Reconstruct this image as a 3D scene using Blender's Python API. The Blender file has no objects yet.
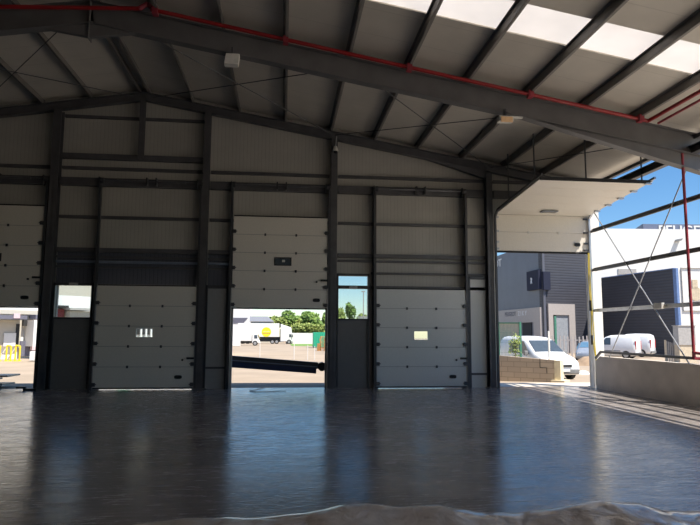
import bpy, bmesh, math, random
from mathutils import Vector, Matrix
random.seed(7)
scene = bpy.context.scene
COL = scene.collection
V = Vector

# ------------------------------------------------------------------ camera
F, YAW, PITCH, ROLL = 600.0, 0.1087, 0.1131, 0.0056
CAM = V((0, 0, 1.75))
cy, sy, cp, sp = math.cos(YAW), math.sin(YAW), math.cos(PITCH), math.sin(PITCH)
FW = V((sy*cp, cy*cp, sp)); RT = V((cy, -sy, 0)); UP = RT.cross(FW)
cr, sr = math.cos(ROLL), math.sin(ROLL)
RT, UP = cr*RT + sr*UP, -sr*RT + cr*UP
cd = bpy.data.cameras.new('camera'); co = bpy.data.objects.new('camera', cd); COL.objects.link(co)
cd.sensor_width = 36; cd.lens = F/700*36; cd.clip_end = 600; cd.clip_start = .05
m = Matrix((RT, UP, -FW)).transposed().to_4x4(); m.translation = CAM; co.matrix_world = m
scene.camera = co

def ray(u, v): return FW + RT*((u-350)/F) - UP*((v-262.5)/F)
def at(u, v, y):                       # survey: a sight line met with the plane at depth y
    d = ray(u, v); return CAM + d*(y/d.y)
def onz(u, v, z):
    d = ray(u, v); return CAM + d*((z-CAM.z)/d.z)

# ------------------------------------------------------------------ materials
def nt(name):
    m = bpy.data.materials.new(name); m.use_nodes = True
    n = m.node_tree.nodes; l = m.node_tree.links
    return m, n, l, n['Principled BSDF']
def mat(name, col, rough=.6, metal=0, vary=.12, scale=6, bump=0, bscale=40, stretch=None, spec=None, emit=None):
    m, n, l, b = nt(name)
    b.inputs['Roughness'].default_value = rough; b.inputs['Metallic'].default_value = metal
    if spec is not None: b.inputs['Specular IOR Level'].default_value = spec
    tc = n.new('ShaderNodeTexCoord'); mp = n.new('ShaderNodeMapping'); l.new(tc.outputs['Object'], mp.inputs[0])
    if stretch: mp.inputs['Scale'].default_value = stretch
    no = n.new('ShaderNodeTexNoise'); no.inputs['Scale'].default_value = scale; no.inputs['Detail'].default_value = 6
    l.new(mp.outputs[0], no.inputs[0])
    r = n.new('ShaderNodeValToRGB'); l.new(no.outputs[0], r.inputs[0])
    c = V(col)
    r.color_ramp.elements[0].position = .3; r.color_ramp.elements[1].position = .7
    r.color_ramp.elements[0].color = (*(c*(1-vary)), 1); r.color_ramp.elements[1].color = (*(c*(1+vary)), 1)
    l.new(r.outputs[0], b.inputs['Base Color'])
    if bump:
        n2 = n.new('ShaderNodeTexNoise'); n2.inputs['Scale'].default_value = bscale; l.new(tc.outputs['Object'], n2.inputs[0])
        bp = n.new('ShaderNodeBump'); bp.inputs['Strength'].default_value = bump; bp.inputs['Distance'].default_value = .02
        l.new(n2.outputs[0], bp.inputs['Height']); l.new(bp.outputs[0], b.inputs['Normal'])
    if emit:
        b.inputs['Emission Color'].default_value = (*emit[0], 1); b.inputs['Emission Strength'].default_value = emit[1]
    return m
def ribbed(name, col, axis, period, depth=.4, rough=.45, dark=.75, width=.1, vary=.06):
    """profiled sheet: narrow grooves every `period` metres along an axis"""
    m, n, l, b = nt(name)
    b.inputs['Roughness'].default_value = rough
    tc = n.new('ShaderNodeTexCoord'); s = n.new('ShaderNodeSeparateXYZ'); l.new(tc.outputs['Object'], s.inputs[0])
    mu = n.new('ShaderNodeMath'); mu.operation = 'MULTIPLY'; mu.inputs[1].default_value = 1/period; l.new(s.outputs[axis], mu.inputs[0])
    fr = n.new('ShaderNodeMath'); fr.operation = 'FRACT'; l.new(mu.outputs[0], fr.inputs[0])
    r = n.new('ShaderNodeValToRGB'); l.new(fr.outputs[0], r.inputs[0])
    e = r.color_ramp.elements
    e[0].position = 0; e[0].color = (0, 0, 0, 1); e[1].position = width; e[1].color = (1, 1, 1, 1)
    k = e.new(1-width*.4); k.color = (1, 1, 1, 1); k = e.new(1.0); k.color = (0, 0, 0, 1)
    no = n.new('ShaderNodeTexNoise'); no.inputs['Scale'].default_value = 1.3; no.inputs['Detail'].default_value = 5; l.new(tc.outputs['Object'], no.inputs[0])
    r2 = n.new('ShaderNodeValToRGB'); l.new(no.outputs[0], r2.inputs[0]); c = V(col)
    r2.color_ramp.elements[0].position = .3; r2.color_ramp.elements[1].position = .7
    r2.color_ramp.elements[0].color = (*(c*(1-vary)), 1); r2.color_ramp.elements[1].color = (*(c*(1+vary)), 1)
    mx = n.new('ShaderNodeMix'); mx.data_type = 'RGBA'; mx.blend_type = 'MULTIPLY'; mx.inputs[0].default_value = 1
    r3 = n.new('ShaderNodeMapRange'); r3.inputs['To Min'].default_value = dark; l.new(r.outputs[0], r3.inputs[0])
    l.new(r2.outputs[0], mx.inputs[6]); l.new(r3.outputs[0], mx.inputs[7]); l.new(mx.outputs[2], b.inputs['Base Color'])
    bp = n.new('ShaderNodeBump'); bp.inputs['Strength'].default_value = depth; bp.inputs['Distance'].default_value = .02
    l.new(r.outputs[0], bp.inputs['Height']); l.new(bp.outputs[0], b.inputs['Normal'])
    return m
def floor_mat():
    m, n, l, b = nt('polished_concrete')
    tc = n.new('ShaderNodeTexCoord')
    a = n.new('ShaderNodeTexNoise'); a.inputs['Scale'].default_value = .55; a.inputs['Detail'].default_value = 8; a.inputs['Roughness'].default_value = .6
    mp = n.new('ShaderNodeMapping'); mp.inputs['Scale'].default_value = (1, 2.2, 1); l.new(tc.outputs['Object'], mp.inputs[0]); l.new(mp.outputs[0], a.inputs[0])
    r = n.new('ShaderNodeValToRGB'); l.new(a.outputs[0], r.inputs[0])
    r.color_ramp.elements[0].position = .32; r.color_ramp.elements[1].position = .7
    r.color_ramp.elements[0].color = (.20, .18, .172, 1); r.color_ramp.elements[1].color = (.40, .36, .335, 1)
    l.new(r.outputs[0], b.inputs['Base Color'])
    c = n.new('ShaderNodeTexNoise'); c.inputs['Scale'].default_value = 1.6; c.inputs['Detail'].default_value = 10; c.inputs['Roughness'].default_value = .7
    mp2 = n.new('ShaderNodeMapping'); mp2.inputs['Scale'].default_value = (1, 2.6, 1); l.new(tc.outputs['Object'], mp2.inputs[0]); l.new(mp2.outputs[0], c.inputs[0])
    rr = n.new('ShaderNodeMapRange'); rr.inputs['From Min'].default_value = .3; rr.inputs['From Max'].default_value = .72
    rr.inputs['To Min'].default_value = .05; rr.inputs['To Max'].default_value = .20
    l.new(c.outputs[0], rr.inputs[0]); l.new(rr.outputs[0], b.inputs['Roughness'])
    e = n.new('ShaderNodeTexNoise'); e.inputs['Scale'].default_value = 7; e.inputs['Detail'].default_value = 12; e.inputs['Roughness'].default_value = .75
    mp3 = n.new('ShaderNodeMapping'); mp3.inputs['Scale'].default_value = (.5, 2.6, 1); mp3.inputs['Rotation'].default_value = (0, 0, .12); l.new(tc.outputs['Object'], mp3.inputs[0]); l.new(mp3.outputs[0], e.inputs[0])
    r4 = n.new('ShaderNodeMapRange'); r4.inputs['From Min'].default_value = .42; r4.inputs['From Max'].default_value = .66; r4.inputs['To Min'].default_value = 0; r4.inputs['To Max'].default_value = .22; l.new(e.outputs[0], r4.inputs[0])
    ad = n.new('ShaderNodeMath'); ad.operation = 'ADD'; l.new(rr.outputs[0], ad.inputs[0]); l.new(r4.outputs[0], ad.inputs[1]); l.new(ad.outputs[0], b.inputs['Roughness'])
    mr = n.new('ShaderNodeMapRange'); mr.inputs['From Min'].default_value = .35; mr.inputs['From Max'].default_value = .65; mr.inputs['To Min'].default_value = .72; mr.inputs['To Max'].default_value = 1.15; l.new(e.outputs[0], mr.inputs[0])
    mm = n.new('ShaderNodeMix'); mm.data_type = 'RGBA'; mm.blend_type = 'MULTIPLY'; mm.inputs[0].default_value = 1
    l.new(r.outputs[0], mm.inputs[6]); l.new(mr.outputs[0], mm.inputs[7]); l.new(mm.outputs[2], b.inputs['Base Color'])
    b.inputs['Specular IOR Level'].default_value = .9; b.inputs['IOR'].default_value = 1.7
    bp = n.new('ShaderNodeBump'); bp.inputs['Strength'].default_value = .13; bp.inputs['Distance'].default_value = .03
    d = n.new('ShaderNodeTexNoise'); d.inputs['Scale'].default_value = 9; d.inputs['Detail'].default_value = 8
    l.new(mp2.outputs[0], d.inputs[0]); l.new(d.outputs[0], bp.inputs['Height']); l.new(bp.outputs[0], b.inputs['Normal'])
    return m
def glass_mat(name, tint=(.9, .95, .95), gl=.1):
    m = bpy.data.materials.new(name); m.use_nodes = True; n = m.node_tree.nodes; l = m.node_tree.links; n.clear()
    o = n.new('ShaderNodeOutputMaterial'); t = n.new('ShaderNodeBsdfTransparent'); t.inputs[0].default_value = (*tint, 1)
    g = n.new('ShaderNodeBsdfGlossy'); g.inputs['Roughness'].default_value = .03; x = n.new('ShaderNodeMixShader')
    no = n.new('ShaderNodeTexNoise'); no.inputs['Scale'].default_value = 3; mr = n.new('ShaderNodeMapRange')
    mr.inputs['To Min'].default_value = gl*.7; mr.inputs['To Max'].default_value = gl*1.3; l.new(no.outputs[0], mr.inputs[0]); l.new(mr.outputs[0], x.inputs[0])
    l.new(t.outputs[0], x.inputs[1]); l.new(g.outputs[0], x.inputs[2]); l.new(x.outputs[0], o.inputs[0])
    return m
def translucent_mat(name, col, tr=.6):
    m = bpy.data.materials.new(name); m.use_nodes = True; n = m.node_tree.nodes; l = m.node_tree.links; n.clear()
    o = n.new('ShaderNodeOutputMaterial'); t = n.new('ShaderNodeBsdfTranslucent'); d = n.new('ShaderNodeBsdfDiffuse'); x = n.new('ShaderNodeMixShader')
    tc = n.new('ShaderNodeTexCoord'); no = n.new('ShaderNodeTexNoise'); no.inputs['Scale'].default_value = 1.5; l.new(tc.outputs['Object'], no.inputs[0])
    r = n.new('ShaderNodeValToRGB'); l.new(no.outputs[0], r.inputs[0]); c = V(col)
    r.color_ramp.elements[0].color = (*(c*.85), 1); r.color_ramp.elements[1].color = (*c, 1)
    l.new(r.outputs[0], t.inputs[0]); l.new(r.outputs[0], d.inputs[0]); x.inputs[0].default_value = tr
    l.new(d.outputs[0], x.inputs[1]); l.new(t.outputs[0], x.inputs[2]); l.new(x.outputs[0], o.inputs[0])
    return m
def plastic_mat():
    m, n, l, b = nt('plastic_film')
    b.inputs['Base Color'].default_value = (.52, .42, .34, 1); b.inputs['Roughness'].default_value = .18
    b.inputs['Coat Weight'].default_value = .8; b.inputs['IOR'].default_value = 1.3
    tc = n.new('ShaderNodeTexCoord'); v = n.new('ShaderNodeTexNoise'); v.inputs['Scale'].default_value = 5; v.inputs['Detail'].default_value = 8; v.inputs['Distortion'].default_value = .3
    l.new(tc.outputs['Object'], v.inputs[0]); bp = n.new('ShaderNodeBump'); bp.inputs['Strength'].default_value = .9; bp.inputs['Distance'].default_value = .05
    l.new(v.outputs[0], bp.inputs['Height']); l.new(bp.outputs[0], b.inputs['Normal'])
    r = n.new('ShaderNodeValToRGB'); l.new(v.outputs[0], r.inputs[0]); r.color_ramp.elements[0].position = .35; r.color_ramp.elements[1].position = .65
    r.color_ramp.elements[0].color = (.60, .49, .40, 1); r.color_ramp.elements[1].color = (.90, .80, .70, 1); l.new(r.outputs[0], b.inputs['Base Color'])
    return m
def block_mat():
    m, n, l, b = nt('block_masonry'); b.inputs['Roughness'].default_value = .9
    tc = n.new('ShaderNodeTexCoord'); mp = n.new('ShaderNodeMapping'); mp.inputs['Rotation'].default_value = (math.pi/2, 0, 0); l.new(tc.outputs['Object'], mp.inputs[0])
    br = n.new('ShaderNodeTexBrick'); br.inputs['Scale'].default_value = 1; br.inputs['Brick Width'].default_value = .5; br.inputs['Row Height'].default_value = .2
    br.inputs['Mortar Size'].default_value = .012
    br.inputs['Color1'].default_value = (.52, .42, .31, 1); br.inputs['Color2'].default_value = (.46, .37, .28, 1); br.inputs['Mortar'].default_value = (.33, .27, .2, 1)
    l.new(mp.outputs[0], br.inputs[0]); l.new(br.outputs[0], b.inputs['Base Color'])
    return m
def leaf_mat(name, c1, c2):
    m, n, l, b = nt(name); b.inputs['Roughness'].default_value = .7
    g = n.new('ShaderNodeNewGeometry'); r = n.new('ShaderNodeValToRGB'); l.new(g.outputs['Random Per Island'], r.inputs[0])
    r.color_ramp.elements[0].color = (*c1, 1); r.color_ramp.elements[1].color = (*c2, 1); l.new(r.outputs[0], b.inputs['Base Color'])
    return m

M = dict(
 steel=mat('dark_painted_steel', (.085, .083, .088), .45, vary=.2, scale=3, bump=.1),
 steel2=mat('grey_rafter_steel', (.13, .125, .125), .5, vary=.15, scale=2),
 track=mat('dark_track_steel', (.06, .06, .065), .4, .3),
 purlin=mat('dull_purlin_steel', (.19, .175, .16), .5, vary=.12, scale=2),
 galv=mat('galvanised_steel', (.42, .43, .45), .35, .7),
 shaftm=mat('dull_spring_steel', (.16, .16, .17), .4, .6),
 wall=ribbed('wall_sandwich_panel', (.42, .40, .36), 0, .115, .25, .55, .86, .14),
 roof=ribbed('roof_sandwich_panel', (.57, .525, .46), 1, 1.0, .2, .55, .8, .02),
 leaf=mat('cream_door_leaf', (.70, .65, .57), .45, vary=.04, scale=30, bump=.06, bscale=60),
 leaf2=mat('pale_door_leaf', (.66, .66, .62), .45, vary=.04, scale=30, bump=.06, bscale=60),
 infill=mat('grey_infill_board', (.16, .155, .15), .6, vary=.05, scale=8),
 infill2=mat('mid_grey_infill_board', (.30, .29, .28), .6, vary=.05, scale=8),
 black=mat('black_plastic', (.012, .012, .012), .4), rubber=mat('black_rubber', (.015, .015, .016), .8),
 dblue=ribbed('dark_blue_corrugated', (.085, .09, .115), 0, .12, .3, .5, .7, .2),
 bluetube=mat('blue_grey_steel', (.22, .26, .34), .4, .2),
 floor=floor_mat(), conc=mat('grey_render_concrete', (.58, .52, .46), .85, vary=.10, scale=2, bump=.2),
 white=mat('white_paint', (.80, .79, .76), .5, vary=.03), whitecol=mat('white_painted_steel', (.78, .76, .72), .5, vary=.04),
 ground=mat('sandy_yard_ground', (.36, .285, .21), .95, vary=.14, scale=.35, bump=.4, bscale=3),
 red=mat('red_pipe_paint', (.30, .012, .015), .35, vary=.1), redbrown=mat('red_steel_paint', (.30, .035, .05), .4, vary=.1),
 skyl=translucent_mat('fibreglass_rooflight', (.97, .93, .89), .60),
 glass=glass_mat('window_glass'), vglass=mat('vehicle_glass', (.07, .09, .11), .06, vary=.1, spec=.9), bglass=mat('blue_tinted_glass', (.10, .20, .30), .08, vary=.1, spec=.8),
 plastic=plastic_mat(), block=block_mat(),
 blockend=mat('yellowish_render', (.72, .62, .42), .9), vanwhite=mat('white_vehicle_paint', (.80, .81, .82), .25, vary=.02),
 silver=mat('silver_vehicle_paint', (.36, .40, .46), .3, .3), tail=mat('red_lamp_lens', (.6, .03, .03), .25), headl=mat('clear_lamp_lens', (.75, .78, .8), .15),
 bumper=mat('grey_bumper_plastic', (.20, .20, .20), .6), rim=mat('silver_wheel_rim', (.45, .45, .46), .35, .6),
 sidingA=ribbed('grey_corrugated_siding', (.055, .056, .070), 2, .28, .6, .5, .62, .3), sidingL=mat('grey_smooth_cladding', (.115, .12, .155), .5, vary=.08, scale=.6),
 fascia=mat('beige_grey_fascia', (.40, .36, .34), .6, vary=.05), darkop=mat('dark_interior', (.012, .013, .018), .7), navy=mat('navy_sign_panel', (.008, .012, .035), .85),
 greyop=mat('pale_grey_shutter', (.28, .30, .33), .6), bluepanel=mat('blue_corner_trim', (.14, .22, .42), .5), parapet=mat('blue_grey_parapet', (.16, .19, .28), .5),
 beige=mat('beige_render', (.62, .52, .38), .9), greybox=mat('grey_cabinet_paint', (.42, .40, .38), .6), green=mat('green_fence_paint', (.05, .20, .13), .5),
 teal=mat('green_container_paint', (.03, .42, .24), .5), orange=mat('orange_wood', (.62, .30, .10), .8, vary=.3, scale=3), yellow=mat('yellow_paint', (.85, .62, .03), .5),
 yellow2=mat('yellow_vehicle_logo', (.90, .72, .02), .5), cable=mat('yellow_cable_sheath', (.55, .42, .03), .5), amber=mat('warm_lamp_lens', (.85, .55, .30), .3),
 lampbody=mat('light_grey_lamp_case', (.62, .60, .55), .5), wood=mat('tree_bark', (.12, .08, .05), .9), grass=mat('mown_grass', (.16, .28, .06), .9, vary=.3, scale=2),
 leafg=leaf_mat('green_foliage', (.04, .10, .015), (.22, .34, .06)), leafo=leaf_mat('olive_foliage', (.10, .16, .03), (.34, .40, .10)),
 pinkwall=mat('pinkish_house_wall', (.55, .32, .24), .9), rooftile=mat('grey_roof_sheet', (.20, .21, .24), .6), awning=mat('dark_grey_awning', (.13, .13, .17), .7),
 pinksign=mat('pale_pink_sign', (.62, .47, .50), .6), orangep=mat('orange_paint', (.8, .28, .06), .6), maroon=mat('maroon_awning', (.25, .05, .05), .7), chassis=mat('chassis_black', (.03, .03, .03), .7),
 dirt=mat('brown_soil', (.36, .25, .16), .95, vary=.25, scale=2, bump=.6, bscale=6), cream=mat('cream_cladding', (.52, .48, .40), .6, vary=.03), ltext=mat('pale_grey_lettering', (.62, .62, .64), .5),
 dtext=mat('dark_grey_lettering', (.09, .09, .12), .5), shelf=mat('sheet_metal_stack', (.30, .36, .36), .4, .3),
)

# ------------------------------------------------------------------ mesh builder
class MB:
    def __init__(s): s.v = []; s.f = []
    def quadbox(s, p):          # 8 corners: bottom 4 ccw, top 4 ccw
        k = len(s.v); s.v += [V(q) for q in p]
        s.f += [tuple(k+i for i in q) for q in ((3, 2, 1, 0), (4, 5, 6, 7), (0, 1, 5, 4), (1, 2, 6, 5), (2, 3, 7, 6), (3, 0, 4, 7))]
        return s
    def box(s, x0, x1, y0, y1, z0, z1):
        return s.quadbox([(x0, y0, z0), (x1, y0, z0), (x1, y1, z0), (x0, y1, z0), (x0, y0, z1), (x1, y0, z1), (x1, y1, z1), (x0, y1, z1)])
    def frame(s, a, b, up):
        a = V(a); b = V(b); d = (b-a).normalized(); u = V(up); u = (u-d*u.dot(d)).normalized(); r = d.cross(u)
        return a, b, r, u
    def bar(s, a, b, w, h, up=(0, 0, 1)):       # centre line a-b
        a, b, r, u = s.frame(a, b, up); r = r*w/2; u = u*h/2
        return s.quadbox([a-r-u, a+r-u, b+r-u, b-r-u, a-r+u, a+r+u, b+r+u, b-r+u])
    def ibeam(s, a, b, w, h, up=(0, 0, 1), tf=.014, tw=.01):     # top of beam at a-b
        a, b, r, u = s.frame(a, b, up)
        s.bar(a-u*tf/2, b-u*tf/2, w, tf, up); s.bar(a-u*(h-tf/2), b-u*(h-tf/2), w, tf, up)
        return s.bar(a-u*h/2, b-u*h/2, tw, h-2*tf, up)
    def zee(s, a, b, w, h, up=(0, 0, 1), t=.012):
        a, b, r, u = s.frame(a, b, up)
        s.bar(a+u*h/2, b+u*h/2, t, h, up)
        s.bar(a+r*w/2+u*t/2, b+r*w/2+u*t/2, w, t, up); return s.bar(a-r*w/2+u*(h-t/2), b-r*w/2+u*(h-t/2), w, t, up)
    def tube(s, a, b, r, n=10, r2=None):
        a = V(a); b = V(b); up = V((0, 0, 1)) if abs((b-a).normalized().z) < .95 else V((1, 0, 0))
        a, b, x, y = s.frame(a, b, up); k = len(s.v); r2 = r if r2 is None else r2
        for c, q in ((a, r), (b, r2)):
            for i in range(n):
                t = 2*math.pi*i/n; s.v.append(c + x*math.cos(t)*q + y*math.sin(t)*q)
        s.f.append(tuple(k+i for i in range(n))[::-1]); s.f.append(tuple(k+n+i for i in range(n)))
        for i in range(n): j = (i+1) % n; s.f.append((k+i, k+j, k+n+j, k+n+i))
        return s
    def path(s, pts, r, n=8):
        for p, q in zip(pts, pts[1:]): s.tube(p, q, r, n)
        return s
    def prism_xz(s, poly, y0, y1):
        k = len(s.v); n = len(poly)
        s.v += [V((x, y0, z)) for x, z in poly] + [V((x, y1, z)) for x, z in poly]
        s.f.append(tuple(range(k, k+n))); s.f.append(tuple(range(k+2*n-1, k+n-1, -1)))
        for i in range(n): j = (i+1) % n; s.f.append((k+j, k+i, k+n+i, k+n+j))
        return s
    def prism_yz(s, poly, x0, x1):
        k = len(s.v); n = len(poly)
        s.v += [V((x0, y, z)) for y, z in poly] + [V((x1, y, z)) for y, z in poly]
        s.f.append(tuple(range(k, k+n))[::-1]); s.f.append(tuple(range(k+n, k+2*n)))
        for i in range(n): j = (i+1) % n; s.f.append((k+i, k+j, k+n+j, k+n+i))
        return s
    def xf(s, M_):
        s.v = [M_ @ q for q in s.v]; return s
    def add(s, o):
        k = len(s.v); s.v += [q.copy() for q in o.v]; s.f += [tuple(k+i for i in q) for q in o.f]; return s

def build(name, mb, m, parent=None, local=False, smooth=False, bevel=0, origin=None):
    """one mesh object; world vertices unless local; a parent is always an unrotated or local-space root"""
    if parent is not None and not local:
        off = world_loc(parent)
    elif parent is None and not local:
        if origin is None:
            xs = [q.x for q in mb.v]; ys = [q.y for q in mb.v]; zs = [q.z for q in mb.v]
            origin = V(((min(xs)+max(xs))/2, (min(ys)+max(ys))/2, min(zs)))
        off = V(origin)
    else: off = V((0, 0, 0))
    me = bpy.data.meshes.new(name); me.from_pydata([tuple(q-off) for q in mb.v], [], mb.f); me.update()
    bm = bmesh.new(); bm.from_mesh(me); bmesh.ops.recalc_face_normals(bm, faces=bm.faces); bm.to_mesh(me); bm.free()
    me.materials.append(M[m] if isinstance(m, str) else m)
    if smooth:
        for p in me.polygons: p.use_smooth = True
    o = bpy.data.objects.new(name, me); COL.objects.link(o)
    if parent is not None: o.parent = parent
    elif not local: o.location = off
    if bevel:
        b = o.modifiers.new('bevel', 'BEVEL'); b.width = bevel; b.segments = 2; b.limit_method = 'ANGLE'
    return o
def world_loc(o):
    l = V(o.location)
    while o.parent: o = o.parent; l += o.location
    return l
def tag(o, label=None, cat=None, group=None, kind=None):
    if label: o['label'] = label
    if cat: o['category'] = cat
    if group: o['group'] = group
    if kind: o['kind'] = kind
    return o
def thing(name, label, cat, loc=(0, 0, 0), rz=0, group=None, kind=None):
    o = bpy.data.objects.new(name, None); COL.objects.link(o); o.location = loc; o.rotation_euler.z = rz
    o.empty_display_size = .2
    return tag(o, label, cat, group, kind)
def single(name, mb, m, label, cat, group=None, kind=None, **k):
    return tag(build(name, mb, m, **k), label, cat, group, kind)
def text_mesh(body, size, depth=.03):
    c = bpy.data.curves.new('t', 'FONT'); c.body = body; c.size = size; c.extrude = depth/2; c.offset = size*.018
    o = bpy.data.objects.new('t', c); COL.objects.link(o)
    me = bpy.data.meshes.new_from_object(o.evaluated_get(bpy.context.evaluated_depsgraph_get()))
    mb = MB(); mb.v = [q.co.copy() for q in me.vertices]; mb.f = [tuple(p.vertices) for p in me.polygons]
    bpy.data.objects.remove(o); bpy.data.curves.remove(c); bpy.data.meshes.remove(me)
    xs = [q.x for q in mb.v]; ys = [q.y for q in mb.v]
    return mb, min(xs), max(xs), min(ys), max(ys)
def lettering(name, body, width, height, m, parent, M_, depth=.04):
    """letters in a local x/z plane facing -y, scaled to width x height, then placed by M_ (in the parent's frame)"""
    mb, x0, x1, y0, y1 = text_mesh(body, 1, 1)
    sx = width/(x1-x0); sz = height/(y1-y0)
    mb.v = [V(((q.x-x0)*sx, -q.z*depth, (q.y-y0)*sz)) for q in mb.v]
    mb.xf(M_)
    return build(name, mb, m, parent, local=True)

# ------------------------------------------------------------------ shell of the hall
RX, RZ, S = -4.42, 9.05, .172
def zr(x): return RZ - S*abs(x-RX)       # top of rafters
XL, XR, YB, YN = -18.7, 9.8, 18.72, -12.0
mb = MB().box(XL-.1, XR+.15, YN-.1, YB+.12, -.25, 0)
tag(build('floor', mb, 'floor'), 'polished dark concrete floor of the empty hall', 'floor', kind='structure')

def wall_grid(x0, x1, holes, y0, y1, top, xcuts):
    mb = MB()
    xs = sorted(set([x0, x1] + [h[0] for h in holes] + [h[1] for h in holes] + xcuts))
    for a, b in zip(xs, xs[1:]):
        mid = (a+b)/2; hs = sorted([(h[2], h[3]) for h in holes if h[0] <= mid <= h[1]])
        z = 0
        for h0, h1 in hs:
            if h0 > z: mb.box(a, b, y0, y1, z, h0)
            z = max(z, h1)
        mb.prism_xz([(a, z), (b, z), (b, top(b)), (a, top(a))], y0, y1)
    return mb
holes = [(-10.05, -7.15, 0, 3.05), (-6.72, -5.72, 0, 3.05), (-5.42, -2.72, 0, 2.97), (-2.35, -1.72, 0, 3.05), (-1.55, 1.28, 0, 3.05), (1.64, 2.62, 0, 3.5), (2.94, 5.60, 0, 2.97), (6.84, 9.97, 0, 5.45)]
tag(build('wall_back', wall_grid(XL, XR+.15, holes, YB, YB+.1, lambda x: zr(x)+.2, [RX]), 'wall'), 'tall ribbed panel wall with the dock doors', 'wall', kind='structure')
tag(build('wall_left', MB().box(XL-.1, XL, YN, YB, 0, zr(XL)+.2), 'wall'), 'left side panel wall of the hall', 'wall', kind='structure')
tag(build('wall_front', wall_grid(XL, XR+.1, [], YN-.1, YN, lambda x: zr(x)+.2, [RX]), 'wall'), 'panel wall at the far end of the hall behind the viewer', 'wall', kind='structure')
# low wall on the right with its cap rail, open above
tag(build('wall_right', MB().prism_yz([(YN, 0), (18.12, 0), (18.12, .85), (17.85, 1.0), (YN, 1.0)], 9.75, 9.93), 'conc'), 'low grey rendered wall under the open right side', 'wall', kind='structure')
single('handrail', MB().bar((9.76, YN, 1.14), (9.76, 17.8, 1.14), .05, .07).add(MB().bar((9.76, 17.8, 1.14), (9.76, 18.12, .93), .05, .07)), 'steel', 'dark steel rail running just above the low grey wall', 'rail')
# roof sheets with the rooflight strip left out
def roof_piece(x0, x1, y0, y1, dz0=.2, th=.08):
    mb = MB(); xs = [x0] + ([RX] if x0 < RX < x1 else []) + [x1]
    for a, b in zip(xs, xs[1:]):
        mb.quadbox([(a, y0, zr(a)+dz0), (b, y0, zr(b)+dz0), (b, y1, zr(b)+dz0), (a, y1, zr(a)+dz0), (a, y0, zr(a)+dz0+th), (b, y0, zr(b)+dz0+th), (b, y1, zr(b)+dz0+th), (a, y1, zr(a)+dz0+th)])
    return mb
SK0, SK1 = 10.02, 11.08; XE = 10.25
r = roof_piece(XL-.4, XE, YN-.3, SK0); r.add(roof_piece(XL-.4, XE, SK1, 18.95)); r.add(roof_piece(XL-.4, -3.2, SK0, SK1))
tag(build('ceiling', r, 'roof'), 'sloping underside of the pale sandwich panel roof', 'ceiling', kind='structure')
single('rooflight_strip', roof_piece(-3.19, XE-.01, SK0+.005, SK1-.005, .23, .01), 'skyl', 'bright translucent strip across the roof panels', 'skylight')
single('eave_gutter', MB().bar((XE+.05, YN, zr(XE)+.18), (XE+.05, 18.95, zr(XE)+.18), .10, .16), 'track', 'gutter edge along the right side of the roof', 'gutter')

# purlins
pur = [('ridge_purlin', RX-.14, 'left one of the pair at the ridge'), ('ridge_purlin', RX+.14, 'right one of the pair at the ridge')]
ordn = ['first', 'second', 'third', 'fourth', 'fifth', 'sixth', 'seventh', 'eighth', 'ninth']
for i, x in enumerate([-2.95, -1.5, -.07, 1.38, 2.76, 4.17, 5.64, 7.05, 8.35]): pur.append(('roof_purlin', x, ordn[i]+' from the ridge on the right slope'))
for i, x in enumerate([-6.0, -7.42, -8.86, -10.3, -11.7]): pur.append(('roof_purlin', x, ordn[i]+' from the ridge on the left slope'))
for n, x, w in pur:
    single(n, MB().zee((x, -4, zr(x)), (x, 18.7, zr(x)), .06, .2), 'purlin', 'dark steel roof purlin, '+w, 'purlin', 'purlins under the roof panels')
# rafters
def rafter(y, x0, x1, w, h, up=(0, 0, 1)):
    mb = MB(); mb.ibeam((x0, y, zr(x0)), (x1, y, zr(x1)), w, h); return mb
nf = 13.3
t = thing('portal_rafter', 'big grey steel rafter crossing the roof nearest the viewer, right slope', 'rafter', (2.7, nf, zr(2.7)))
build('beam', rafter(nf, RX, 10.5, .24, .52, ), 'steel2', t)
hz = lambda x: zr(x)-.52
build('haunch', MB().quadbox([(5.6, nf-.11, hz(5.6)-.01), (10.42, nf-.11, hz(10.42)-.46), (10.42, nf+.11, hz(10.42)-.46), (5.6, nf+.11, hz(5.6)-.01), (5.6, nf-.11, hz(5.6)), (10.42, nf-.11, hz(10.42)-.44), (10.42, nf+.11, hz(10.42)-.44), (5.6, nf+.11, hz(5.6))]).add(
    MB().prism_xz([(5.6, hz(5.6)), (10.42, hz(10.42)-.44), (10.42, hz(10.42))], nf-.006, nf+.006)), 'steel2', t)
build('stiffener', MB().box(RX-.008, RX+.008, nf-.12, nf+.12, zr(RX)-.9, zr(RX)), 'steel2', t)
build('gusset', MB().prism_xz([(RX, hz(RX)), (RX, hz(RX)-.32), (RX+1.0, hz(RX+1.0))], nf-.05, nf+.05), 'steel2', t)
build('strut_plate', MB().box(1.2, 3.6, nf-.14, nf-.12, hz(2.4)+.02, hz(2.4)+.05), 'galv', t).hide_render = False
t2 = thing('portal_rafter', 'big grey steel rafter crossing the roof nearest the viewer, left slope', 'rafter', (-9, nf, zr(-9)))
build('beam', MB().ibeam((-18.5, nf, zr(-18.5)), (RX, nf, zr(RX)), .24, .52), 'steel2', t2)
build('gusset', MB().prism_xz([(RX, hz(RX)), (RX-1.0, hz(RX-1.0)), (RX, hz(RX)-.32)], nf-.05, nf+.05), 'steel2', t2)
bpy.data.objects.remove([c for c in bpy.data.objects if c.name.startswith('strut_plate')][0])
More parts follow.
